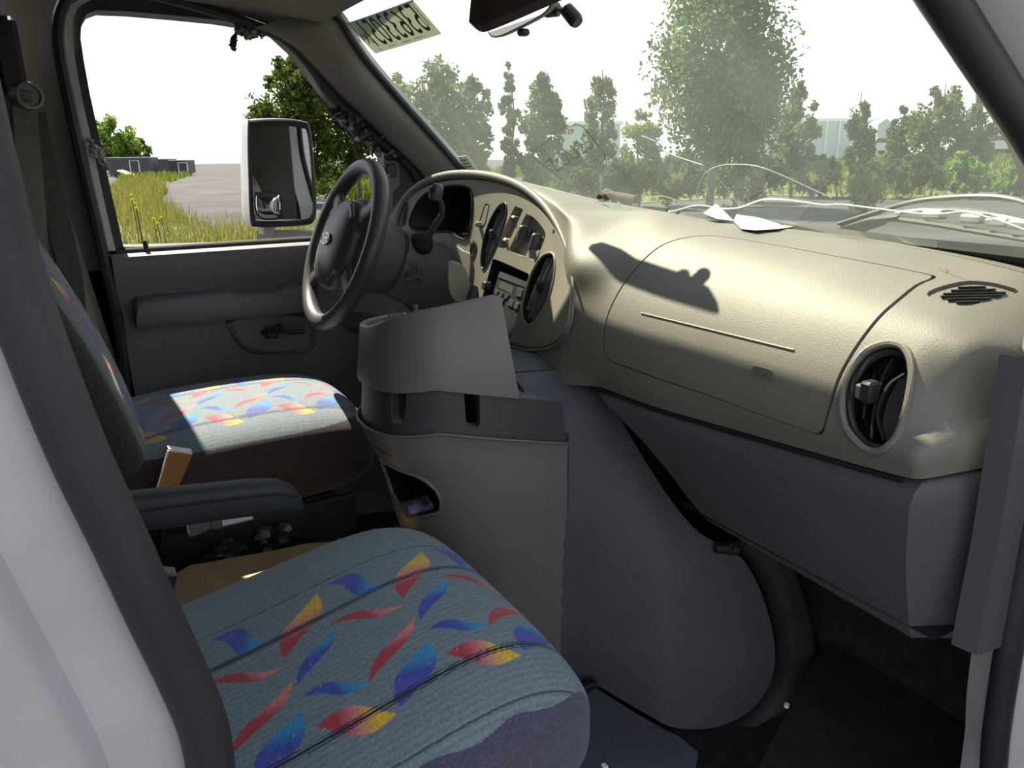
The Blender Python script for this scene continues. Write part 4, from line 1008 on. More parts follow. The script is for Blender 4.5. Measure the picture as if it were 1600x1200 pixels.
# white lint caught in the cloth
rng = np.random.default_rng(21); ok_ = np.where((Pf[:, 2] > ztop-.03) & (Pf[:, 0] > .02) & (Pf[:, 1] > .60))[0]; lm = MB()
for k in rng.choice(ok_, 330, replace=False):
    p = V(Pf[k])+V((0, 0, .0012)); a = rng.random()*6.28; L_n = .0015+.0025*rng.random(); d = V((math.cos(a), math.sin(a), .15))*L_n; w = V((-math.sin(a), math.cos(a), 0))*.00035
    lm.add([p-d-w, p+w*1.5+V((0, 0, .0006)), p+d+w, p-w*.5], [(0, 1, 2, 3)])
lm.build('lint', mat('white_lint', (.42, .44, .43), .9), ps, smooth=False, kind='stuff')
MB().box((.14, .82, .83), (.48, .44, .18), bev=.02).build('seat_base', M['seat_base'], ps)
# welt line along the near edge
# backrest (behind the door pillar)
def backrest(y0, y1, x0, z0, z1, rec, th, ni, nj):
    P = np.zeros((ni, nj, 3)); yc, hw = (y0+y1)/2, (y1-y0)/2
    Y, X = even_oval(nj, 3.8, hw, th/2)
    for i in range(ni):
        u = i/(ni-1); s = -math.cos(math.pi*u); f = .5+.5*math.copysign(abs(s)**.62, s)
        z = z0+(z1-z0)*f; e = max(.02, (1-min(1, abs(2*f-1))**5)**(1/3.0))
        w = hw*(.35+.65*e**.5)*(1-.10*f**2); xc = x0-rec*(f**1.15)-th/2+.02*math.sin(math.pi*f)
        P[i, :, 0] = xc+th/2*X*e**.8-.014*np.maximum(0, X)*np.maximum(0, 1-(Y*1.05)**2)*0+.012*np.maximum(0, X)*np.abs(Y)**6
        P[i, :, 1] = yc+w*Y; P[i, :, 2] = z
    return P
P = backrest(.57, 1.07, -.075, 1.03, 1.62, .22, .14, 120, 160)
q = P.reshape(-1, 3); col = print_colors(np.stack([q[:, 2]*.9, q[:, 1]], 1), seed=3); grid_mesh('backrest', P, col, M['seat'], ps, flip=True)
# fold-down armrest on the inboard side
ar = thing('armrest_pivot', (0, 1.09, 1.1), None, None) if False else None
tip = at(474, 778, y=1.095)
a_px = [(150, 792, .026), (190, 790, .027), (260, 782, .027), (330, 773, .026), (400, 765, .0255), (435, 763, .024), (458, 766, .020), (470, 774, .012), (474, 780, .003)]
arm = MB(); rings = []
for px, py, r in a_px:
    r *= .90; c = at(px, py+11, y=1.10)
    rings.append([c+V((0, .026*(r/.027)**.7*math.copysign(abs(math.cos(t))**.6, math.cos(t)), r*1.15*math.copysign(abs(math.sin(t))**.7, math.sin(t)))) for t in np.linspace(0, 2*math.pi, 20, endpoint=False)])
arm.loft(rings); armo = arm.build('armrest', M['arm'], ps, ang=60, label='dark vinyl folding armrest')
MB().tube([at(px, py, y=1.0735) for px, py in [(200, 801), (280, 790), (360, 780), (430, 772), (465, 775)]], .0016, 6).build('armrest_seam', M['seam'], armo)
# ---- driver's seat
ds = thing('driver_seat', (.24, 1.80, .70), "driver's seat with sunlit patch on its leaf print cushion, beside the far door", 'seat', 'cab seats')
P = cushion(1.555, 2.065, -.01, .565, 1.088, 1.092, .905, 340, 560, .030)
Pf = P.reshape(-1, 3); DYS = 1.805-.82
ztop = 1.088+(1.092-1.088)*np.clip((Pf[:, 0]+.01)/.57, 0, 1)
col = print_colors(Pf[:, :2]-np.array([.05, DYS-.01]), seed=6); col = col*.60+.28*np.array([.205, .262, .282])
side = (Pf[:, 2] < ztop-.012) & (Pf[:, 1] < 1.72) | (Pf[:, 2] < ztop-.06)
col[side] = np.array([.055, .036, .034])*(.7+.6*rng.random((side.sum(), 1)))
grid_mesh('cushion', P, col, M['seat'], ds)
P = backrest(1.56, 2.06, .113, 1.00, 1.70, .254, .17, 240, 420)
q = P.reshape(-1, 3); col = print_colors(np.stack([q[:, 2]-.6, q[:, 1]-DYS], 1), base=(.115, .15, .17), seed=7)
nx = q[:, 0]; zf = (q[:, 2]-1.00)/.70; xfront = .113-.254*np.clip(zf, 0, 1)**1.15+.02*np.sin(np.pi*np.clip(zf, 0, 1))
side = nx < xfront-.020
col[side] = np.array([.045, .042, .045])*(.7+.6*rng.random((side.sum(), 1)))
grid_mesh('backrest', P, col, M['seat'], ds, flip=True)
m = MB(); m.box((.24, 1.80, .82), (.46, .42, .18), bev=.02); m.build('seat_base', M['seat_base'], ds)
for yy in (1.60, 2.0):
    MB().box((.24, yy, .735), (.60, .04, .05), bev=.006).build('seat_rail', M['seat_base'], ds)
m = MB(); m.box((.26, 1.575, .87), (.46, .02, .09), bev=.004); m.build('side_shield', M['black'], ds)
# piping on the near edge of the driver's cushion and backrest
# ---- belt buckles
def buckle(name, pxs, y, label, mt, lit):
    t = thing(name, at(*pxs[3], y=y), label, 'buckle')
    pts = [at(px, py, y=y) for px, py in pxs]
    m = MB(); m.prism(pts, (0, .022, 0)); m.build('buckle_body', mt, t)
    tp = [pts[0], pts[1], pts[1]+V((0, .022, 0)), pts[0]+V((0, .022, 0))]
    m = MB(); m.prism([p+V((0, 0, .001)) for p in tp], (0, 0, .005)); m.build('release_cap', lit, t)
    MB().tube([(pts[2]+pts[3])/2+V((0, .011, .004)), (pts[2]+pts[3])/2+V((-.02, .03, -.12)), (pts[2]+pts[3])/2+V((-.04, .05, -.26))], .008, 8, flat=.5).build('buckle_stalk', M['black'], t)
    e = MB(); e.tube([pts[0]+V((-.001, -.001, .003)), pts[3]+V((-.001, -.001, 0))], .0018, 6); e.build('edge_strip', lit, t)
    return t
buckle('belt_buckle', [(264, 706), (301, 711), (278, 762), (246, 762)], 1.52, "tan seat belt buckle against the driver's cushion", M['tan'], M['paper'])
buckle('belt_buckle', [(238, 899), (277, 902), (262, 960), (240, 960)], 1.12, 'dark seat belt buckle beside the cardboard, low behind the pillar', M['black'], M['ebutton'])
p = [at(277, 902, y=1.119), at(277, 902, y=1.119)+V((.004, 0, 0)), at(264, 962, y=1.119)+V((.004, 0, 0)), at(264, 962, y=1.119)]
# ================================================================== OUTSIDE
gravel = mat('gravel_lot', (.026, .024, .0245), .95, (.062, .057, .058), .30, .6, 14, detail=10)
earth = mat('weedy_ground', (.08, .09, .03), .95, (.12, .12, .042), .25, .5, 8, detail=9)
def leafmat(name, c0, c1, trans=.45):
    m = bpy.data.materials.new(name); m.use_nodes = True; N = m.node_tree.nodes; L = m.node_tree.links
    N.remove(N['Principled BSDF'])
    a = N.new('ShaderNodeAttribute'); a.attribute_name = 'tint'
    r = N.new('ShaderNodeValToRGB'); r.color_ramp.elements[0].color = (*c0, 1); r.color_ramp.elements[1].color = (*c1, 1); L.new(a.outputs['Fac'], r.inputs[0])
    d = N.new('ShaderNodeBsdfDiffuse'); t = N.new('ShaderNodeBsdfTranslucent'); x = N.new('ShaderNodeMixShader'); x.inputs[0].default_value = trans
    L.new(r.outputs[0], d.inputs[0]); L.new(r.outputs[0], t.inputs[0]); L.new(d.outputs[0], x.inputs[1]); L.new(t.outputs[0], x.inputs[2]); L.new(x.outputs[0], N['Material Output'].inputs[0])
    return m
LF = [leafmat('leaf_deep_green', (0.0360, 0.0640, 0.0129), (0.1276, 0.1705, 0.0358)), leafmat('leaf_mid_green', (0.0558, 0.0938, 0.0215), (0.1754, 0.2302, 0.0572)), leafmat('leaf_pale_green', (0.0877, 0.1279, 0.0429), (0.2153, 0.2643, 0.0929)),
      leafmat('leaf_bright_green', (0.1116, 0.1875, 0.0286), (0.2712, 0.3581, 0.0715))]
GR = leafmat('grass_blades', (0.1100, 0.1320, 0.0275), (0.2750, 0.2585, 0.0715), .4)
GR2 = leafmat('grass_lush', (0.0660, 0.1100, 0.0165), (0.1980, 0.2365, 0.0440), .4)
bark = mat('tree_bark', (.10, .085, .065), .9, (.16, .14, .11), 5, .5, 30)
# ground: flat lot, far field
def ground_z(x, y): 
    r = math.hypot(x, y); a = math.atan2(x, y)
    return .9*max(0, min(1, (r-38)/30))*max(0, min(1, (a-.75)/.25))
m = MB()
rs = [0, 4, 8, 12, 16, 20, 25, 30, 36, 42, 50, 60, 75, 100, 150, 250, 450, 900]; na = 72
gv = [V((0, 0, 0))]+[V((r*math.sin(2*math.pi*k/na), r*math.cos(2*math.pi*k/na), ground_z(r*math.sin(2*math.pi*k/na), r*math.cos(2*math.pi*k/na)))) for r in rs[1:] for k in range(na)]
gf = [(0, 1+(k+1) % na, 1+k) for k in range(na)]
for i in range(len(rs)-2):
    for k in range(na):
        a, b = 1+i*na+k, 1+i*na+(k+1) % na; gf.append((a, b, b+na, a+na))
m.add(gv, gf); m.build('ground', gravel, kind='structure', label='grey gravel lot around the van', ang=80)
def G(px, py): p = at(px, py, z=0); return (p.x, p.y)
def patch(name, pts, dz, label, mt=earth):
    m = MB(); m.sheet(pts, [], lambda x, y: V((x, y, ground_z(x, y)+dz)), 4.0); return m.build(name, mt, kind='structure', label=label)
def blades(name, pts, n, h0, h1, w, mt, label, seed, dens_far=False):
    rng = np.random.default_rng(seed); P = np.array(pts); lo, hi = P.min(0), P.max(0); Q = np.zeros((0, 2))
    while len(Q) < n:
        q = lo+(hi-lo)*rng.random((n*2, 2)); q = q[inside(q, pts)]
        f = np.sin(q[:, 0]*.9+seed)*np.sin(q[:, 1]*.7)+.6*np.sin(q[:, 0]*2.3+q[:, 1]*1.7); q = q[f+rng.random(len(q))*2.2 > .5]
        Q = np.concatenate([Q, q])
    Q = Q[:n]; th = rng.random(n)*2*np.pi; h = h0+(h1-h0)*rng.random(n)**1.5; r = np.hypot(Q[:, 0], Q[:, 1])
    ww = w*(.6+.8*rng.random(n))*np.maximum(1, r/22)
    d = np.stack([np.cos(th), np.sin(th)], 1); ln = .35*h[:, None]*rng.standard_normal((n, 2))*.6
    z0 = np.array([ground_z(a, b) for a, b in Q])
    Vv = np.zeros((n, 3, 3)); Vv[:, 0, :2] = Q-d*ww[:, None]; Vv[:, 1, :2] = Q+d*ww[:, None]; Vv[:, 2, :2] = Q+ln; Vv[:, :2, 2] = z0[:, None]; Vv[:, 2, 2] = z0+h
    return raw_tris(name, Vv, rng.random(n), mt, label)
def raw_tris(name, Vv, tint, mt, label=None, parent=None, kind='stuff', nper=3, cat=None, group=None):
    n = len(Vv); me = bpy.data.meshes.new(name); me.vertices.add(n*nper); me.vertices.foreach_set('co', Vv.reshape(-1).astype(np.float32))
    me.loops.add(n*nper); me.loops.foreach_set('vertex_index', np.arange(n*nper, dtype=np.int32)); me.polygons.add(n)
    me.polygons.foreach_set('loop_start', np.arange(0, n*nper, nper, dtype=np.int32)); me.polygons.foreach_set('loop_total', np.full(n, nper, np.int32)); me.update()
    a = me.attributes.new('tint', 'FLOAT', 'POINT'); a.data.foreach_set('value', np.repeat(tint, nper).astype(np.float32))
    me.materials.append(mt); o = bpy.data.objects.new(name, me); C.objects.link(o)
    if parent is not None: adopt(o, parent)
    return tag(o, label, cat, group, kind)
# grassy verge seen through the driver's window
ga = [G(120, 392), G(150, 330), G(170, 300), G(205, 285), G(250, 284), G(262, 300), G(250, 318), G(300, 350), G(345, 362), G(640, 352), G(640, 400), G(380, 420)]
patch('grass_bank', ga, .02, 'weedy yellow green verge beside the gravel track')
blades('tall_grass', ga, 16000, .15, .75, .012, GR, 'tall dry grass and weeds below the driver window', 3)
gb = [G(185, 288), G(190, 276), G(240, 268), G(300, 266), G(300, 274), G(270, 284), G(235, 290)]
patch('grass_island', gb, .02, 'green grass strip in front of the black trailers')
blades('island_grass', gb, 4000, .3, .9, .03, GR2, 'lush grass around the black trailers', 4)
gc = [G(490, 300), G(500, 272), G(660, 268), G(760, 268), G(800, 290), G(640, 330), G(520, 318)]
patch('grass_field', gc, .02, 'bright grass below the trees beyond the steering wheel')
blades('field_grass', gc, 9000, .3, 1.1, .03, GR2, 'bright green grass beyond the steering wheel', 5)
gd = [G(760, 300), G(780, 264), G(1000, 262), G(1200, 262), G(1400, 262), G(1640, 262), G(1700, 290), G(1640, 296), G(1500, 304), G(1380, 312), G(1200, 306), G(1000, 318), G(850, 330)]
patch('grass_meadow', gd, .02, 'green meadow in front of the windscreen trees')
blades('meadow_grass', gd, 26000, .15, .8, .03, GR2, 'green meadow grass beyond the windscreen', 6)
# yellow wild flowers in the verge
rng = np.random.default_rng(8); fm = mat('yellow_petals', (.80, .62, .03), .7)
FLB = ['yellow wild flower, ' + w for w in ('second of the taller stalk from its top', 'third of the taller stalk from its top', 'lowest bloom of the taller stalk', 'topmost bloom of the taller stalk', 'left bloom of the shorter clump', 'lowest bloom of the shorter clump', 'right bloom of the shorter clump')]
for k, (px, py) in enumerate([(206, 312), (211, 318), (213, 325), (205, 305), (240, 342), (246, 349), (252, 340)]):
    p = at(px, py, d=12.0); m = MB()
    for j in range(6):
        a = 2*math.pi*j/6; c = p+V((.02*math.cos(a), .01, .02*math.sin(a))); m.add([p, c+V((.014*math.sin(a), 0, -.014*math.cos(a))), c*1.0+V((.012*math.cos(a), 0, .012*math.sin(a))), c-V((.014*math.sin(a), 0, -.014*math.cos(a)))], [(0, 1, 2, 3)])
    t = thing('wildflower', (p.x, p.y, 0), FLB[k], 'flower', 'yellow wild flowers'); m.build('petals', fm, t)
    MB().tube([V((p.x, p.y+.03, 0)), V((p.x+.02, p.y+.01, p.z*.5)), p], .006, 5).build('stem', GR2, t)
# ---- trees: crown of leaf cards in clumps, trunk with limbs
def tree(px, ybase, ytop, dist, rx_px, label, lf=1, leaf=.17, n=5200, seed=0, cat='tree', group='trees outside', clumps=26, trunk=True, low=.15, open_=0.0, name='leafy_tree'):
    rng = np.random.default_rng(seed+100); pb = at(px, ybase, d=dist); pt = at(px, ytop, d=dist)
    s = dist/FPX; gz = ground_z(pb.x, pb.y); base = V((pb.x, pb.y, gz)); H = pt.z-gz; rx = rx_px*s
    t = thing(name, base, label, cat, group); clumps = int(clumps*2.2)
    z0 = H*low; cz = (z0+H)/2; rz = (H-z0)/2
    cl = []; 
    for k in range(clumps):
        while True:
            v = rng.uniform(-1, 1, 3)
            if .12 < v@v < 1: break
        w = math.sqrt(max(.05, 1-((v[2]-(-.25))/1.3)**2))
        cl.append((np.array([base.x+v[0]*rx*w*.86, base.y+v[1]*rx*w*.86, gz+cz+v[2]*rz*.88]), (.12+.15*rng.random())*min(rx*1.2, rz)*(1.15 if v[2] < .5 else .8)))
    per = n//clumps; Q = []
    tint = []
    for c, r in cl:
        q = rng.standard_normal((per, 3)); q /= np.linalg.norm(q, axis=1)[:, None]; q *= (r*rng.random((per, 1))**.5)*np.array([1.05, 1.05, 1.35]); Q.append(c+q); tint.append(np.clip(rng.normal(.45, .25)+.2*rng.standard_normal(per), 0, 1))
    Q = np.concatenate(Q); tint = np.concatenate(tint); nn = len(Q)
    a = rng.standard_normal((nn, 3)); a /= np.linalg.norm(a, axis=1)[:, None]; b = np.cross(a, rng.standard_normal((nn, 3))); b /= np.linalg.norm(b, axis=1)[:, None]
    L = leaf*(.6+.8*rng.random((nn, 1)))
    Vv = np.stack([Q-a*L*.5, Q-b*L*.30, Q+a*L*.5, Q+b*L*.30], 1)
    raw_tris('foliage', Vv, tint, LF[lf], None, t, None, 4)
    if trunk:
        m = MB(); r0 = max(.05, H*.016)
        path = [base+V((0, 0, -.05)), base+V((.05*rng.standard_normal(), .05*rng.standard_normal(), H*.3)), base+V((.12*rng.standard_normal(), 0, H*.6)), base+V((0, 0, H*.9))]
        m.tube(smooth_path(path, 4), [r0*(1-.8*k/12) for k in range(13)], 7)
        for c, r in cl[:9]:
            h = max(.25, min(.8, (c[2]-gz)/H-.15)); p0 = V(path[0]).lerp(V(path[3]), h)
            m.tube([p0, p0.lerp(V(c), .5)+V((0, 0, -.1)), V(c)], [r0*.35, r0*.22, r0*.08], 5)
        m.build('trunk', bark, t)
    return t
tree(180, 262, 178, 105, 44, 'green tree behind the black trailers, far side of the open window', 3, .55, 5000, 1, low=.02)
tree(222, 262, 212, 112, 20, 'small dark green tree right of the trailers tree in the side window', 0, .5, 2400, 2, low=.02, clumps=14)
tree(470, 278, 78, 30, 74, 'broad tree behind the white door mirror', 0, .20, 8500, 3, clumps=46, low=.12)
tree(560, 280, 108, 32, 62, 'tree behind the top of the steering wheel', 0, .20, 6500, 33, clumps=34, low=.18)
tree(690, 280, 92, 30, 66, 'wide full tree beside the dashboard hood', 1, .20, 8000, 4, clumps=44, low=.05)
tree(630, 280, 112, 33, 36, "pale tree against the driver's windscreen pillar", 2, .2, 4200, 5, clumps=26, low=.05)
tree(742, 278, 96, 31, 34, 'light green tree next to the slim poplar', 2, .19, 4200, 41, clumps=26, low=.05)
tree(797, 282, 92, 30, 17, 'slim upright poplar between two fuller trees', 1, .17, 2400, 6, clumps=24, low=.12)
tree(850, 280, 118, 32, 42, 'rounded tree above the faint plate mark', 1, .19, 5600, 7, clumps=32, low=.12)
tree(938, 284, 92, 27, 30, 'thin open tree left of the tallest tree', 2, .16, 2800, 8, clumps=26, low=.10)
tree(1000, 292, 165, 25, 42, 'yellow green sapling at the foot of the tallest tree', 3, .15, 3800, 9, clumps=26, low=.04)
tree(1110, 300, -90, 24, 112, 'tallest tree filling the middle of the windscreen', 1, .17, 15000, 10, clumps=90, low=.10)
tree(1150, 300, 60, 25, 75, 'dense tree growing into the tallest one', 1, .17, 6500, 42, clumps=40, low=.04)
tree(1238, 284, 122, 30, 38, 'feathery tree in front of the warehouse end', 2, .17, 4200, 11, clumps=30, low=.06)
tree(1338, 276, 142, 36, 25, 'narrow tree in front of the warehouse wall', 1, .2, 2600, 12, clumps=22, low=.05)
tree(1402, 276, 160, 40, 26, 'dark tree at the corner of the warehouse', 1, .22, 2600, 13, clumps=22, low=.02)
tree(1458, 280, 116, 34, 46, 'leafy tree right of the warehouse', 1, .19, 5600, 14, clumps=34, low=.03)
tree(1518, 276, 136, 36, 30, 'lighter tree beside the parked white cars', 2, .19, 3200, 15, clumps=24, low=.03)
tree(1560, 250, 188, 80, 20, 'small far tree above the parked cars', 0, .4, 1200, 16, clumps=12, low=.02)
tree(1355, 312, 240, 21, 34, 'bright young bush on the meadow', 3, .12, 2600, 17, cat='bush', group='bushes', clumps=18, low=.02, name='bush')
for k, (px, yb, yt, d, rx, l) in enumerate([(1060, 300, 226, 26, 50, 'dark bush under the tallest tree'), (1180, 296, 228, 27, 52, 'dark bush below the warehouse end'), (1280, 290, 238, 30, 46, 'low bush before the warehouse'),
        (1420, 292, 236, 28, 52, 'thick bush under the leafy tree'), (1500, 294, 236, 28, 50, 'spreading bush below the white cars'), (1590, 300, 246, 26, 40, 'bush at the edge of the pillar'),
        (900, 296, 226, 27, 46, 'low dark bush behind the plate mark'), (820, 290, 232, 30, 46, 'bush behind the instrument hood'), (970, 300, 238, 25, 36, 'bush beside the yellow sapling'), (720, 286, 228, 32, 60, 'bush at the foot of the wide tree'), (520, 286, 222, 34, 60, 'dark bush beneath the mirror tree')]):
    tree(px, yb, yt, d, rx, l, 0 if k not in (4, 5) else 3, .16, 2600, 50+k, cat='bush', group='bushes', clumps=18, trunk=False, low=.0, name='bush')
# ---- warehouse beyond the trees
wt = mat('warehouse_cladding', (.50, .54, .56), .6, (.55, .58, .60), .4); roofm = mat('warehouse_roof', (.82, .85, .87), .5); dk = mat('dark_opening', (.05, .055, .06), .8)
def boxpx(px0, px1, py0, py1, d, depth):
    a, b = at(px0, py1, d=d), at(px1, py1, d=d); top = at(px0, py0, d=d).z
    return a, b, top
wh = thing('warehouse', at(1290, 250, d=95), 'long white metal warehouse behind the trees', 'building')
a, b = at(1185, 245, d=95), at(1368, 245, d=95); top = at(1280, 190, d=95).z; dep = V((.5, .87, 0))*14
m = MB(); m.prism([V((a.x, a.y, 0)), V((b.x, b.y, 0)), V((b.x, b.y, top)), V((a.x, a.y, top))], dep); m.build('wall', wt, wh)
for k in range(1, 9):
    p = a.lerp(b, k/9); MB().box((p.x-.06, p.y-.1, top/2), (.14, .14, top)).build('cladding_rib', roofm, wh)
m = MB(); m.prism([V((a.x, a.y, top))+V((0, 0, .0)), V((b.x, b.y, top)), V((b.x, b.y, top+.3)), V((a.x, a.y, top+.3))], dep); m.build('roof', roofm, wh)
g0, g1 = at(1366, 245, d=92), at(1397, 245, d=92); zt_ = at(1380, 186, d=92).z; zl = at(1380, 200, d=92).z
m = MB(); m.prism([V((g0.x, g0.y, 0)), V((g1.x, g1.y, 0)), V((g1.x, g1.y, zl)), V((g0.x*.6+g1.x*.4, g0.y*.6+g1.y*.4, zt_)), V((g0.x, g0.y, zl+.4))], V((.5, .87, 0))*12); m.build('gable_wing', wt, wh)
w2 = thing('far_building', at(915, 250, d=110), 'pale building glimpsed between two trees above the plate mark', 'building')
a, b = at(872, 250, d=110), at(968, 250, d=110); top = at(900, 196, d=110).z
m = MB(); m.prism([V((a.x, a.y, 0)), V((b.x, b.y, 0)), V((b.x, b.y, top)), V((a.x, a.y, top))], V((6, 10, 0))); m.build('wall', wt, w2)
m = MB(); m.prism([V((a.x-.3, a.y-.3, top)), V((b.x+.3, b.y-.3, top)), V((b.x+.3, b.y-.3, top+.5)), V((a.x-.3, a.y-.3, top+.5))], V((6, 10, 0))); m.build('roof', roofm, w2)
# ---- parked white cars
glassd = mat('car_glass', (.05, .06, .07), .1)
def car(px, py, d, label, ang=0.0):
    p = at(px, py, d=d); t = thing('parked_car', (p.x, p.y, p.z), label, 'car', 'parked cars')
    R_ = Matrix.Rotation(ang, 3, 'Z'); 
    def q(x, y, z): return p+R_ @ V((x, y, z))
    prof = [(-2.1, .35), (-2.1, .85), (-1.25, .95), (-.75, 1.42), (.7, 1.45), (1.35, .98), (2.1, .85), (2.15, .35)]
    m = MB(); m.prism([q(x, -.85, z) for x, z in prof], R_ @ V((0, 1.7, 0))); m.build('car_body', M['white'], t)
    m = MB(); m.prism([q(x, -.87, z) for x, z in [(-1.1, 1.0), (-.7, 1.36), (.62, 1.38), (1.15, 1.0)]], R_ @ V((0, 1.74, 0))); m.build('side_glass', glassd, t)
    m = MB(); m.prism([q(-1.24, -.7, .98), q(-1.24, .7, .98), q(-.80, .66, 1.38), q(-.80, -.66, 1.38)], R_ @ V((-.03, 0, .02))); m.build('windscreen', glassd, t)
    for sx in (-1.35, 1.35):
        for sy in (-.82, .82): m = MB(); m.lathe(q(sx, sy-.1, .32), R_ @ V((0, 1, 0)), [(0, .32), (.2, .32)], 16); m.build('tyre', M['rubber'], t)
car(1555, 240, 62, 'white parked car nearest the windscreen pillar, facing the van', -.6)
car(1532, 234, 66, 'white parked car half hidden by the lighter tree', -.6)
car(1368, 242, 66, 'white parked car low in front of the warehouse', -.2)
# ---- black trailers across the track
tm = mat('black_trailer_panel', (.035, .037, .045), .5, (.05, .052, .06), 2)
def trailer(px0, px1, py0, py1, d, label, depth, door=True):
    a, b = at(px0, py1, d=d), at(px1, py1, d=d); top = at(px0, py0, d=d).z; z0 = .35
    t = thing('trailer', V(((a.x+b.x)/2, a.y, 0)), label, 'trailer', 'black trailers')
    ln = (b-a); ln.z = 0; nrm = V((-ln.y, ln.x, 0)).normalized()*depth
    A, B = V((a.x, a.y, z0)), V((b.x, b.y, z0)); up = V((0, 0, top-z0))
    m = MB(); m.prism([A, B, B+up, A+up], nrm); m.build('body', tm, t)
    m = MB(); m.prism([A+up-nrm*.02, B+up-nrm*.02, B+up+V((0, 0, .08)), A+up+V((0, 0, .08))], nrm*1.04); m.build('roof', wt, t)
    if door:
        u = ln.normalized(); c = A+ln*.52-nrm.normalized()*.03
        m = MB(); m.tube([c, c+up*.82, c+up*.82+u*1.1, c+u*1.1], .06, 5); m.build('door_frame', roofm, t)
    for f in (.15, .85):
        w = A+ln*f+V((0, 0, .02)); m = MB(); m.lathe(V((w.x, w.y-.05, .33)), nrm, [(0, .33), (.3, .33)], 14); m.build('tyre', M['rubber'], t)
    return t
trailer(172, 236, 247, 273, 92, 'larger black trailer with a pale door outline', 2.5)
trailer(248, 266, 249, 268, 104, 'far black trailer between the other two', 2.5, False)
trailer(266, 294, 251, 272, 96, 'smaller black trailer at the bend of the track', 2.5)
m = MB(); m.prism([at(182, 266, d=88), at(192, 265, d=88), at(216, 274, d=84), at(206, 276.5, d=84)], (0, .3, -.12)); m.build('loading_ramp', M['card'], label='pale plank ramp leaning at the larger trailer', cat='ramp')
# ================================================================== SMALL THINGS
# ---- rear-view mirror on the glass
rv = thing('rear_view_mirror', at(815, 45, y=1.31), 'rear-view mirror hanging from the windscreen on a jointed black stem', 'mirror')
c0, c1 = at(766, 60, y=1.42), at(868, 8, y=1.17)
rvn = V((-.92, -.30, -.12)).normalized(); rvu = V((0, 0, 1)); rvr = (c1-c0).normalized(); rvu = rvr.cross(rvn).normalized()
if rvu.z < 0: rvu = -rvu
ln_ = (c1-c0).length; mc = (c0+c1)/2+rvu*.028
def rvp(u, v, d): return mc+rvr*u+rvu*v+rvn*d
lo_ = oval((0, 0), ln_/2+.004, .036, 40, 4.0)
m = MB(); m.loft([[rvp(u*s, v*s, d) for u, v in lo_] for s, d in ((.55, -.036), (.85, -.026), (.98, -.010), (1.0, .0), (.985, .003))]); m.build('housing', M['trim'], rv, ang=50)
m = MB(); m.loft([[rvp(u*.95, v*.93, d) for u, v in lo_] for d in (.001, .0042)]); m.build('mirror_glass', M['chrome'], rv)
m = MB(); m.box(rvp(-.01, -.042, -.012), (.02, .02, .012), bev=.004); m.build('dimmer_tab', M['black'], rv)
s0 = at(862, 16, y=1.20); s1 = at(876, 14, y=1.19); jt = at(878, 13, y=1.188)
hm = ws(*hitw(896, 26))
m = MB(); m.tube([rvp(.06, .0, -.03), at(858, 16, y=1.215), at(873, 15, y=1.20)], [.014, .013, .011], 12); m.build('stem', M['black'], rv)
m = MB(); m.lathe(at(876, 14.5, y=1.197), (hm-at(876, 14.5, y=1.197)), [(0, .005), (.012, .005)], 10); m.build('ball_joint', M['steel'], rv)
pA, pB = at(883, 12, y=1.19), at(903, 36, y=1.165)
m = MB(); m.lathe(pA, (pB-pA), [(0, .006), (.004, .012), ((pB-pA).length*.8, .013), ((pB-pA).length, .010)], 14); m.build('mount', M['black'], rv)
# ---- sun visor (passenger side), edge hanging into view
vis = MB(); bt = [at(px, py, y=y) for px, py, y in [(742, 44, 1.12), (752, 50, 1.11), (765, 48, 1.10), (800, 34, 1.03), (860, 8, .93), (930, -22, .82), (1000, -50, .73)]]
rings = []
lf_ = at(726, -8, y=1.16)
tdir = (bt[-1]-bt[2]).normalized(); updir = V((.10, .16, .22))
for i, p in enumerate(smooth_path(bt, 3)):
    p = V(p); k = min(1, i/5)
    rings.append([p+V((0, 0, 0)), p+V((-.010, 0, .008)), p+updir*.5*(.55+.45*k)+V((-.008, 0, 0)), p+updir*(.55+.45*k)+V((0, 0, 0)), p+updir*.5*(.55+.45*k)+V((.008, 0, 0)), p+V((.010, 0, .006))])
vm = mat('visor_vinyl', (.075, .058, .05), .6, (.10, .08, .07), 6, .2, 500)
vis.loft(rings); vis.build('sun_visor', vm, label='dark brown sun visor folded up over the mirror', cat='sun visor', ang=60)
# ---- temporary plate taped inside the glass, seen from its back
def bil(corners, off):
    A, B, D, E = [np.array(hitw(*c)) for c in corners]          # TL, TR, BR, BL
    def f(u, v):
        q = (A*(1-u)+B*u)*v+(E*(1-u)+D*u)*(1-v); p = ws(q[0], q[1]); return p+V((-.7, 0, -.7))*off
    return f
tpm = mat('temp_plate_paper', (.24, .26, .19), .8, (.28, .30, .22), 14); 
def trans(m_, col, k):
    N = m_.node_tree.nodes; L = m_.node_tree.links; b = N['Principled BSDF']; t = N.new('ShaderNodeBsdfTranslucent'); t.inputs[0].default_value = (*col, 1)
    x = N.new('ShaderNodeMixShader'); x.inputs[0].default_value = k; L.new(b.outputs[0], x.inputs[1]); L.new(t.outputs[0], x.inputs[2]); L.new(x.outputs[0], N['Material Output'].inputs[0])
trans(tpm, (.26, .28, .20), .5)
f_tp = bil([(543, 35), (646, -2), (691, 51), (588, 82)], .004)
tpt = thing('temporary_plate', f_tp(.5, .5), 'pale green paper temporary plate taped inside the windscreen corner', 'plate')
m = MB(); m.sheet([(0, 0), (1, 0), (1, 1), (0, 1)], [], f_tp, .1, rim=(.0008, 0, .0008)); m.build('plate_sheet', tpm, tpt)
ink = mat('dark_green_ink', (.05, .09, .05), .8)
f_tq = bil([(543, 35), (646, -2), (691, 51), (588, 82)], .0052)
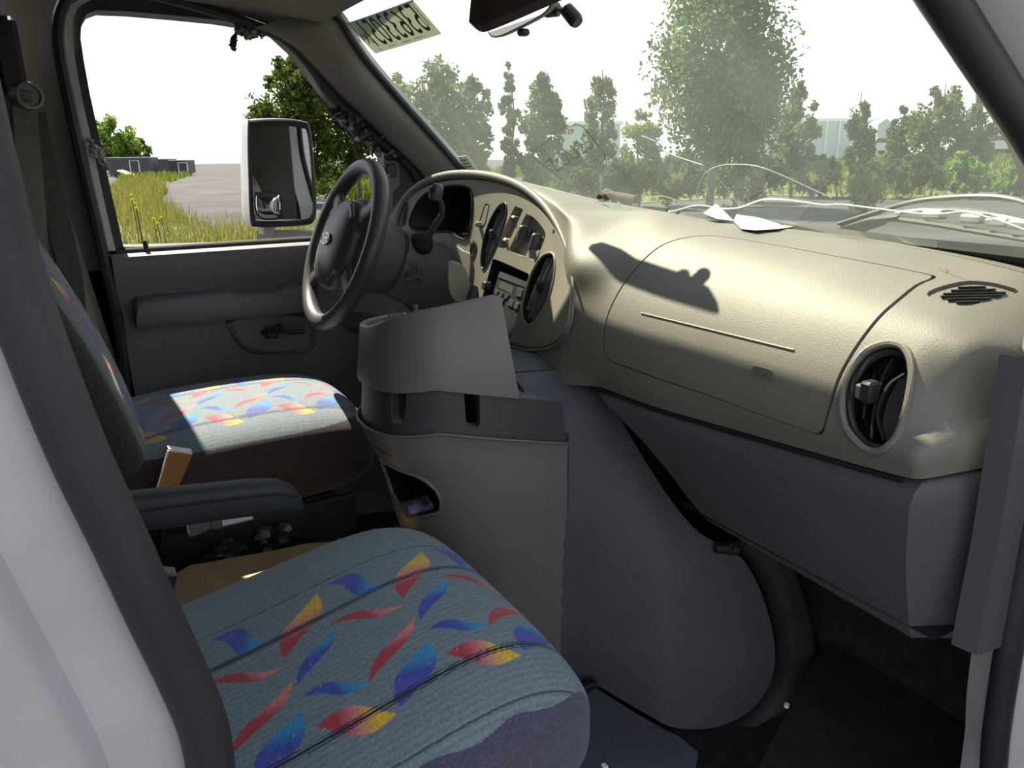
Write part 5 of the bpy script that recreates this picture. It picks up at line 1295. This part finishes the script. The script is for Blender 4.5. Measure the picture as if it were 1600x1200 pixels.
def place(name, body, u, v, h, sx, parent, mt, rot=0.0):
    return text_mesh(name, body, h, lambda a, b: f_tq(a, b), parent, mt, u, v, ax=(-1*math.cos(rot), math.sin(rot)), ay=(math.sin(rot), 1*math.cos(rot)), lift=.0006, extr=.0, sx=sx)
place('plate_digits', '53633051', .525, .53, 1.16, .186, tpt, ink)
place('plate_letter', 'X', .095, .45, .50, .26, tpt, ink)
for k, (u, v, w) in enumerate(((.93, .62, .5), (.965, .62, .45))):
    m = MB(); 
    for j in range(14):
        a = .92-.045*j; m.add([f_tq(u-.008, a), f_tq(u+.008, a), f_tq(u+.008, a-.028), f_tq(u-.008, a-.028)], [(0, 1, 2, 3)])
    m.build('small_print', ink, tpt, smooth=False)
for (u0, u1, v) in ((.10, .16, .10), (.27, .38, .11), (.48, .62, .11), (.66, .78, .11)):
    m = MB(); nn_ = int((u1-u0)/.016)
    for j in range(nn_): a = u0+(u1-u0)*j/nn_; m.add([f_tq(a, v), f_tq(a+.010, v), f_tq(a+.010, v-.03), f_tq(a, v-.03)], [(0, 1, 2, 3)])
    m.build('small_print', ink, tpt, smooth=False)
# inspection sticker at the foot of the glass
f_is = bil([(716, 244), (730, 242), (748, 268), (730, 268)], .003)
ist = MB().sheet([(0, 0), (1, 0), (1, 1), (0, 1)], [], f_is, .25, rim=(.0006, 0, .0006)).build('inspection_sticker', M['paper'], label="small white sticker at the foot of the windscreen by the driver's pillar", cat='sticker')
f_is2 = bil([(716, 244), (730, 242), (748, 268), (730, 268)], .0042)
for j in range(4):
    m = MB(); v = .8-.2*j; m.add([f_is2(.2, v), f_is2(.8, v), f_is2(.8, v-.06), f_is2(.2, v-.06)], [(0, 1, 2, 3)]); m.build('print_line', M['lcd'], ist, smooth=False)
# ---- cracks in the glass: bright thin fissures
crm = mat('bright_crack', (.85, .9, .86), .2); crd = mat('fine_crack', (.45, .52, .46), .4)
def crack(px, r, mt):
    p = smooth_path([ws(*hitw(*q)) for q in px], 4); MB().tube([V(a)+V((-.003, 0, -.003)) for a in p], r, 5).build('crack', mt, glass)
crack([(1004, 334), (1040, 329), (1060, 326), (1085, 319), (1105, 319), (1125, 323), (1155, 322), (1180, 313), (1200, 308), (1230, 309), (1262, 313), (1290, 317), (1316, 316), (1360, 321), (1420, 328), (1450, 331), (1480, 330), (1506, 327), (1545, 335), (1580, 346), (1604, 355)], .0014, crm)
crack([(1090, 305), (1094, 284), (1106, 266), (1128, 256), (1160, 254), (1190, 258), (1225, 271), (1262, 288), (1302, 306)], .0010, crd)
crack([(1005, 210), (1012, 212), (1030, 221), (1036, 231), (1060, 242), (1100, 255)], .0011, crm)
crack([(1100, 255), (1112, 264), (1135, 288), (1155, 316)], .0005, crd)
crack([(975, 195), (990, 202), (1005, 210)], .0006, crd)
crack([(1005, 309), (1035, 304), (1060, 311), (1072, 318)], .0008, crd)
crack([(1330, 165), (1342, 178), (1346, 188)], .0006, crd); crack([(1330, 180), (1336, 164), (1346, 158), (1350, 140)], .0005, crd)
crack([(764, 213), (775, 215)], .0009, crm)
# black strip on the glass, painted in for the dark gap at its foot
m = MB(); m.loft([[ws(y, t)+V((-.004, 0, -.004)) for t in (-.05, -.01, .035 if y < 1.0 else .012)] for y in np.linspace(.47, 2.08, 30)], closed=False); m.build('dark_gap_band', M['vblack'], glass)
# ---- faint licence plate reflection, drawn onto the glass as thin lines
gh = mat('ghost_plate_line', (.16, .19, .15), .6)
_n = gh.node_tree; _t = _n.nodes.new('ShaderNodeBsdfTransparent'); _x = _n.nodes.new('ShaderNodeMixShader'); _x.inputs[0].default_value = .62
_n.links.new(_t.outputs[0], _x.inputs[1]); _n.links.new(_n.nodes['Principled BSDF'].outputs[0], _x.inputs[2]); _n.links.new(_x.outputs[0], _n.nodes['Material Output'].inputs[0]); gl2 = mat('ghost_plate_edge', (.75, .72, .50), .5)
f_gp = bil([(905, 186), (952, 244), (892, 288), (826, 238)], .004)     # the drawn reflection sits at an angle
gp = thing('plate_ghost', f_gp(.5, .5), 'faint tilted licence plate reflection drawn on the windscreen', 'plate')
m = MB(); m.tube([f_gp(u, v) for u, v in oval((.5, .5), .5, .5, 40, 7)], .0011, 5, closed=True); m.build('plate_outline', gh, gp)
m = MB(); m.tube([f_gp(u, .985) for u in np.linspace(.02, .30, 5)], .0011, 5); m.build('lit_edge', gl2, gp) if False else None
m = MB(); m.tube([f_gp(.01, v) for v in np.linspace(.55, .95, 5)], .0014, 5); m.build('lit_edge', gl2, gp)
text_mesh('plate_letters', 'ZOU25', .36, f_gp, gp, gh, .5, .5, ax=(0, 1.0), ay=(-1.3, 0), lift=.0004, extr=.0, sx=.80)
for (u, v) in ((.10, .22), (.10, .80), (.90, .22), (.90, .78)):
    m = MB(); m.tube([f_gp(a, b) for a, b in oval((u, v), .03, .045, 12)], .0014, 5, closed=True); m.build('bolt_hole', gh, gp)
# ---- rusty bolt lying on the dash
q0, q1 = hitS(951, 309), hitS(994, 317)
a, b = Sd(*q0), Sd(*q1); up_ = V((0, 0, .0150)); d_ = (b-a).normalized()
bolt = thing('rusty_bolt', a, 'rusty hinge bolt lying on top of the dashboard', 'bolt')
m = MB(); m.lathe(a+up_, d_, [(0, .0095), ((b-a).length*.9, .0095), ((b-a).length, .0082)], 14); m.build('shank', M['rust'], bolt)
m = MB(); m.lathe(a+up_-d_*.010, d_, [(0, .012), (.004, .0135), (.014, .0125), (.018, .010)], 10); m.build('collar', M['rust'], bolt)
hd_ = (Sd(*hitS(936, 314))+V((0, 0, .008)))-(a+up_); m = MB(); m.tube([a+up_, a+up_+hd_*.6, a+up_+hd_], [.007, .0065, .006], 5); m.build('square_pin', M['rust'], bolt)
# ---- crumpled white paper on the dash
def dp(px, py, h): return Sd(*hitS(px, py))+V((0, 0, h))
m = MB()
top_ = [dp(1098, 344, .012), dp(1135, 328, .030), dp(1143, 340, .022), dp(1146, 349, .004), dp(1120, 348, .006)]
m.add(top_, [(0, 1, 2), (0, 2, 3), (0, 3, 4)])
fl_ = [dp(1146, 349, .004), dp(1168, 346, .014), dp(1200, 348, .012), dp(1222, 354, .005), dp(1239, 357, .003), dp(1215, 362, .004), dp(1180, 366, .006), dp(1158, 361, .003), dp(1185, 356, .016)]
m.add(fl_, [(0, 1, 8), (1, 2, 8), (2, 3, 8), (3, 4, 5), (3, 5, 8), (5, 6, 8), (6, 7, 8), (7, 0, 8)])
pap = m.build('crumpled_paper', M['paper'], label='crumpled white paper slip lying by the windscreen', cat='paper', smooth=False)
sol = pap.modifiers.new('thickness', 'SOLIDIFY'); sol.thickness = .0008
for j in range(5):
    m = MB(); o_ = 1118+j*4; m.add([dp(o_, 338+j*.9, .0225-.001*j), dp(o_+2, 339+j*.9, .022-.001*j), dp(o_+3, 345+j*.6, .0145-.0012*j), dp(o_+1, 344+j*.6, .0155-.0012*j)], [(0, 1, 2, 3)]); m.build('print_mark', M['print'], pap, smooth=False)
for k, (px, py) in enumerate([(1058, 334), (1404, 364)]):
    m = MB(); p = dp(px, py, .002); m.box(p, (.010, .006, .003), Matrix.Rotation(.5*k+.3, 3, 'Z'), bev=.001); m.build('dash_crumb', M['paper'] if k else M['black'], label='small white crumb at the foot of the glass' if k else 'small dark chip on the dash beside the paper', cat='crumb')
# ---- wiper outside the glass
wo = V((.016, 0, .014)); wip = thing('wiper', ws(*hitw(1450, 370))+wo, 'black windscreen wiper resting at the foot of the glass', 'wiper')
steelg = mat('worn_wiper_metal', (.35, .33, .28), .5, (.55, .53, .47), 60, metal=.5)
def wpx(px, py, k=1.0): return ws(*hitw(px, py))+wo*k
m = MB(); m.tube(smooth_path([wpx(1300, 364), wpx(1350, 356, 1.6), wpx(1410, 349, 2.2), wpx(1500, 349, 2.4), wpx(1560, 358, 2.4), wpx(1610, 372, 2)], 4), .006, 7, flat=.6); m.build('wiper_arm', M['black'], wip)
m = MB(); m.tube(smooth_path([wpx(1386, 358), wpx(1440, 366), wpx(1500, 377), wpx(1604, 396)], 4), .006, 7, flat=.7); m.build('wiper_blade', mat('wiper_rubber', (.07, .07, .05), .7), wip)
m = MB(); m.tube(smooth_path([wpx(1384, 354, 1.3), wpx(1430, 358, 1.8), wpx(1500, 364, 1.9), wpx(1604, 384, 1.6)], 4), .0035, 6); m.build('wiper_frame', steelg, wip)
for px, py in ((1440, 362), (1500, 370), (1540, 376), (1575, 381)):
    m = MB(); m.box(wpx(px, py, 1.6), (.02, .03, .012), bev=.003); m.build('wiper_bracket', steelg, wip)
m = MB(); m.prism([wpx(1300, 366, .6), wpx(1345, 356, .8), wpx(1390, 352, .8), wpx(1372, 362, .6), wpx(1340, 371, .5)], (.01, 0, .006)); m.build('wiper_cap', M['radio'], wip)
# hood and cowl beyond the glass
cw = MB(); cw.loft([[V((x+.0+.085*(1-((y-CY)/.8)**2), y, z)) for x, z in ((1.10, 1.43), (1.20, 1.40), (1.30, 1.36), (1.45, 1.32), (1.8, 1.18), (1.92, 1.08), (1.95, .8))] for y in np.linspace(.40, 2.15, 13)], closed=False)
cw.build('hood', M['white'], kind='structure', label='white front hood of the van beyond the windscreen')
# ---- door mirror folded on its arm outside the driver's window
dm = thing('door_mirror', at(440, 370, y=2.40), 'white tow mirror with round-cornered glass outside the window', 'mirror')
ym = 2.40
mc_ = at(440, 270, y=ym); fwd_ = V((-.30, -.95, -.02)).normalized(); mu = V((0, 0, 1)); mr_ = mu.cross(fwd_).normalized()*-1
if mr_.x < 0: mr_ = -mr_
mu = fwd_.cross(mr_).normalized(); mu = mu if mu.z > 0 else -mu
dm_s = (mc_-V(EYE)).dot(V(_F))/FPX
def mp(px, py, d): 
    """pixel -> point on the mirror's own plane, d towards the camera side"""
    r = V(ray(px, py)); t = (mc_-V(EYE)).dot(fwd_)/r.dot(fwd_); return V(EYE)+r*t+fwd_*d
face_px = [(388, 198), (396, 189), (440, 187), (474, 191), (484, 200), (490, 250), (494, 320), (491, 342), (480, 350), (440, 353), (402, 353), (392, 344), (389, 280)]
fl3 = smooth_path([mp(*p, 0) for p in face_px], 4, True); cN = sum((V(p) for p in fl3), V())/len(fl3)
def sc_(k, d, dx=0.0): return [cN+(V(p)-cN)*k+fwd_*d+mr_*dx for p in fl3]
m = MB(); m.loft([sc_(1.0, .004), sc_(1.02, -.01, -.002), sc_(1.03, -.05, -.02), sc_(.98, -.10, -.035), sc_(.80, -.13, -.04)]); m.build('mirror_housing', M['white'], dm, ang=50)
m = MB(); m.loft([sc_(1.012, -.006), sc_(1.012, .010), sc_(.98, .014), sc_(.93, .012), sc_(.89, .005)], cap0=False, cap1=False); m.build('mirror_rim', M['black'], dm, ang=40)
m = MB(); m.loft([sc_(.95, .001), sc_(.92, .0056)]); m.build('mirror_glass', M['chrome'], dm, ang=30)
sp_ = smooth_path([mp(*p, .006) for p in [(398, 305), (402, 300), (434, 300), (440, 306), (441, 335), (436, 342), (412, 343), (402, 335), (398, 322)]], 3, True); c2 = sum((V(p) for p in sp_), V())/len(sp_)
m = MB(); m.loft([[c2+(V(p)-c2)*s+fwd_*d for p in sp_] for s, d in ((1.0, 0), (1.0, .006), (.95, .007))]); sm_ = m.build('spot_mirror', M['black'], dm)
m = MB(); m.loft([[c2+(V(p)-c2)*s+fwd_*d for p in sp_] for s, d in ((.92, .006), (.8, .0085), (.6, .0105), (.35, .012), (.1, .0128))]); m.build('spot_glass', M['chrome'], sm_, ang=80)
m = MB(); m.tube([mp(416, 350, -.05), mp(416, 368, -.05)], .035, 12, flat=.7); m.build('mirror_post', M['white'], dm)
m = MB(); m.tube([mp(400, 371, -.05), mp(440, 370, -.045), mp(500, 368, -.04), mp(560, 366, -.03), at(598, 371, y=2.20)], .016, 8); m.build('mirror_arm', M['white'], dm)
# ---- crumpled black plastic along the windscreen pillar, torn tape at the top
def crumple(name, path_px, y, w, n, mt, label, cat, seed, amp=.012, k=7):
    rng = np.random.default_rng(seed); P = smooth_path([at(px, py, y=y) for px, py in path_px], n)
    rings = []
    for i, p in enumerate(P):
        p = V(p); t = (V(P[min(i+1, len(P)-1)])-V(P[max(i-1, 0)])).normalized(); s = V((0, 1, 0)).cross(t).normalized()
        ww = w[0]+(w[1]-w[0])*math.sin(math.pi*i/(len(P)-1))
        rings.append([p+s*ww*(2*j/(k-1)-1)*(1+.25*rng.standard_normal())+V((0, -1, 0))*amp*rng.standard_normal()+t*amp*.6*rng.standard_normal() for j in range(k)])
    m = MB(); m.loft(rings, closed=False); o = m.build(name, mt, label=label, cat=cat, ang=15)
    s = o.modifiers.new('thickness', 'SOLIDIFY'); s.thickness = .0006; return o
bpm = mat('black_plastic_film', (.012, .014, .018), .25, (.16, .18, .21), 45, spec=1.0, lo=.5, hi=.72)  # pale noise patches put bluish-silver highlights into the film colour
crumple('plastic_film', [(522, 172), (538, 184), (556, 198), (576, 210), (598, 222), (616, 232), (634, 240)], 2.095, (.018, .036), 4, bpm, 'crumpled shiny black plastic film hanging along the A-pillar', 'plastic', 3, .010, 6)
crumple('torn_tape', [(368, 44), (385, 46), (402, 46), (418, 47)], 2.11, (.012, .020), 6, mat('dirty_tape', (.20, .17, .15), .5, (.38, .34, .30), 30), 'torn dirty tape hanging from the top of the window frame', 'tape', 4, .006)
crumple('tape_end', [(369, 52), (365, 62), (364, 72), (366, 80)], 2.11, (.004, .008), 5, bpm, 'dark tape tail below the torn tape', 'tape', 5, .003)
crumple('tape_shred', [(136, 216), (144, 228), (156, 244), (166, 262)], 2.11, (.006, .013), 6, mat('grey_duct_tape', (.35, .34, .34), .4, (.5, .49, .48), 20), 'grey tape shred stuck to the white jamb strip', 'tape', 6, .004)
# ---- shoulder belt on the driver's pillar
sb = thing('seat_belt', at(45, 150, y=2.07), "grey shoulder belt hanging on the driver's side pillar", 'seat belt')
m = MB(); c_ = at(44, 150, y=2.07); m.lathe(c_, (.35, -.9, 0), [(-.02, .030), (0, .031), (.012, .028), (.014, .022), (.006, .020), (.006, 0)], 26); m.build('anchor_ring', M['trim'], sb)
m = MB(); m.box(c_+V((-.012, -.012, .002)), (.05, .016, .024), Matrix.Rotation(.3, 3, 'Y'), bev=.005); m.build('anchor_loop', M['webbing'], sb)
m = MB(); m.box(at(14, 88, y=2.08), (.05, .02, .16), bev=.01); m.build('height_adjuster', M['black'], sb)
def strap(name, path, w, mt):
    m = MB(); P = [V(p) for p in smooth_path([at(px, py, y=y) for px, py, y in path], 5)]
    m.loft([[p-V((w, .0, 0)), p+V((w, .006, 0)), p+V((w, .009, 0)), p-V((w, -.003, 0))] for p in P]); return m.build(name, mt, sb)
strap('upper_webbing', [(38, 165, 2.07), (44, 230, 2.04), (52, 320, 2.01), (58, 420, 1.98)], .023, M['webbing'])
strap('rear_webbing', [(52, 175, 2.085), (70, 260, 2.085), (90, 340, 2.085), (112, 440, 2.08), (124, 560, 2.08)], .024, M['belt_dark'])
# ---- litter between the seats
card = MB(); cp_ = [at(px, py, z=.86) for px, py in [(262, 1000), (276, 900), (330, 882), (420, 866), (520, 850), (560, 900), (400, 980)]]
card.prism(smooth_path(cp_, 2, True), (0, 0, .006)); card.build('cardboard_sheet', M['card'], label='torn brown cardboard sheet lying between the seats', cat='cardboard')
MB().box((.22, 1.25, .785), (.62, .22, .15), bev=.02).build('engine_tunnel_box', M['seat_base'], label='black box under the cardboard between the seats', cat='box')
bagm = mat('smoky_plastic_bag', (.015, .015, .017), .3, (.05, .05, .054), 40, .5, 60)
def bag(px, py, z, r, seed, label):
    rng = np.random.default_rng(seed); c = at(px, py, z=z); P = np.zeros((14, 20, 3))
    ph = rng.random(6)*6.28
    for i in range(14):
        a = math.pi*i/13
        for j in range(20):
            b = 2*math.pi*j/20; rr = r*(1+.22*math.sin(3*b+ph[0]+2*a)+.18*math.sin(5*b+ph[1]-3*a)+.12*rng.standard_normal())
            P[i, j] = (c.x+1.3*rr*math.sin(a)*math.cos(b), c.y+.9*rr*math.sin(a)*math.sin(b), c.z+.75*rr*math.cos(a))
    m = MB(); m.loft([[V(p) for p in row] for row in P]); return m.build('plastic_bag', bagm, label=label, cat='bag', group='bags between the seats', ang=20)
bag(430, 840, .86, .036, 1, 'dark plastic bag with brown scraps behind the passenger cushion')
bag(352, 866, .86, .030, 2, 'thin clear plastic bag lying on the edge of the cardboard')
cb = thing('wiring_connector', at(345, 818, y=1.36), 'grey wiring connector with white label under the armrest', 'connector')
pc = [at(px, py, y=1.37) for px, py in [(294, 814), (330, 808), (330, 826), (304, 838), (296, 838)]]
m = MB(); m.prism(pc, (0, .03, 0)); m.build('plug', M['ebutton'], cb)
m = MB(); m.prism([at(px, py, y=1.37) for px, py in [(330, 808), (394, 799), (398, 812), (332, 828)]], (0, .02, 0)); m.build('loom_sleeve', M['webbing'], cb)
m = MB(); m.prism([at(px, py, y=1.366) for px, py in [(346, 809), (392, 801), (395, 811), (348, 822)]], (0, .003, 0)); m.build('white_label', M['paper'], cb)
# ---- frayed insulation edge and floor details at the passenger footwell
ins = mat('frayed_insulation', (.20, .18, .185), .95, (.32, .29, .29), 80, .8, 200)
rng = np.random.default_rng(11); ip = smooth_path([at(px, py, x=1.16) for px, py in [(1220, 880), (1228, 905), (1233, 940), (1240, 985), (1246, 1030), (1244, 1070), (1238, 1090)]], 6)
m = MB(); m.tube([V(p)+V(.0012*rng.standard_normal(3)) for p in ip], [.0045+.003*rng.random() for _ in ip], 7); m.build('insulation_strip', ins, label='frayed pale insulation strip beside the engine cover flange', cat='insulation')
m = MB(); m.prism([at(px, py, x=1.17) for px, py in [(1194, 858), (1218, 872), (1228, 930), (1216, 905)]], (.01, 0, 0)); m.build('flange_tab', M['webbing'], label='brown fibre tab at the top of the insulation strip', cat='tab')
fm_ = [at(px, py, z=.705) for px, py in [(1225, 1130), (1300, 1010), (1420, 985), (1520, 1010), (1520, 1190), (1490, 1290), (1180, 1290)]]
m = MB(); m.prism(smooth_path(fm_, 3, True), (0, 0, .012)); m.build('floor_mat', M['mat'], label='dark rubber mat in the passenger footwell', cat='floor mat')
thr = [at(px, py, z=.74) for px, py in [(930, 1085), (1000, 1135), (1060, 1160), (1090, 1185), (1080, 1240), (900, 1240), (880, 1120)]]
m = MB(); m.prism(thr, (0, 0, .012)); m.build('seat_riser_plate', M['cover'], label='grey floor plate between the seat and the engine cover', cat='floor plate')
for k, (px, py) in enumerate([(1229, 1102), (945, 1197)]):
    p = at(px, py, z=.755); m = MB(); m.box(p, (.012, .008, .006), Matrix.Rotation(.6+k, 3, 'Z'), bev=.002); m.build('floor_crumb', M['paper'], label='white crumb on the footwell carpet' if k == 0 else 'white crumb in front of the seat', cat='crumb')
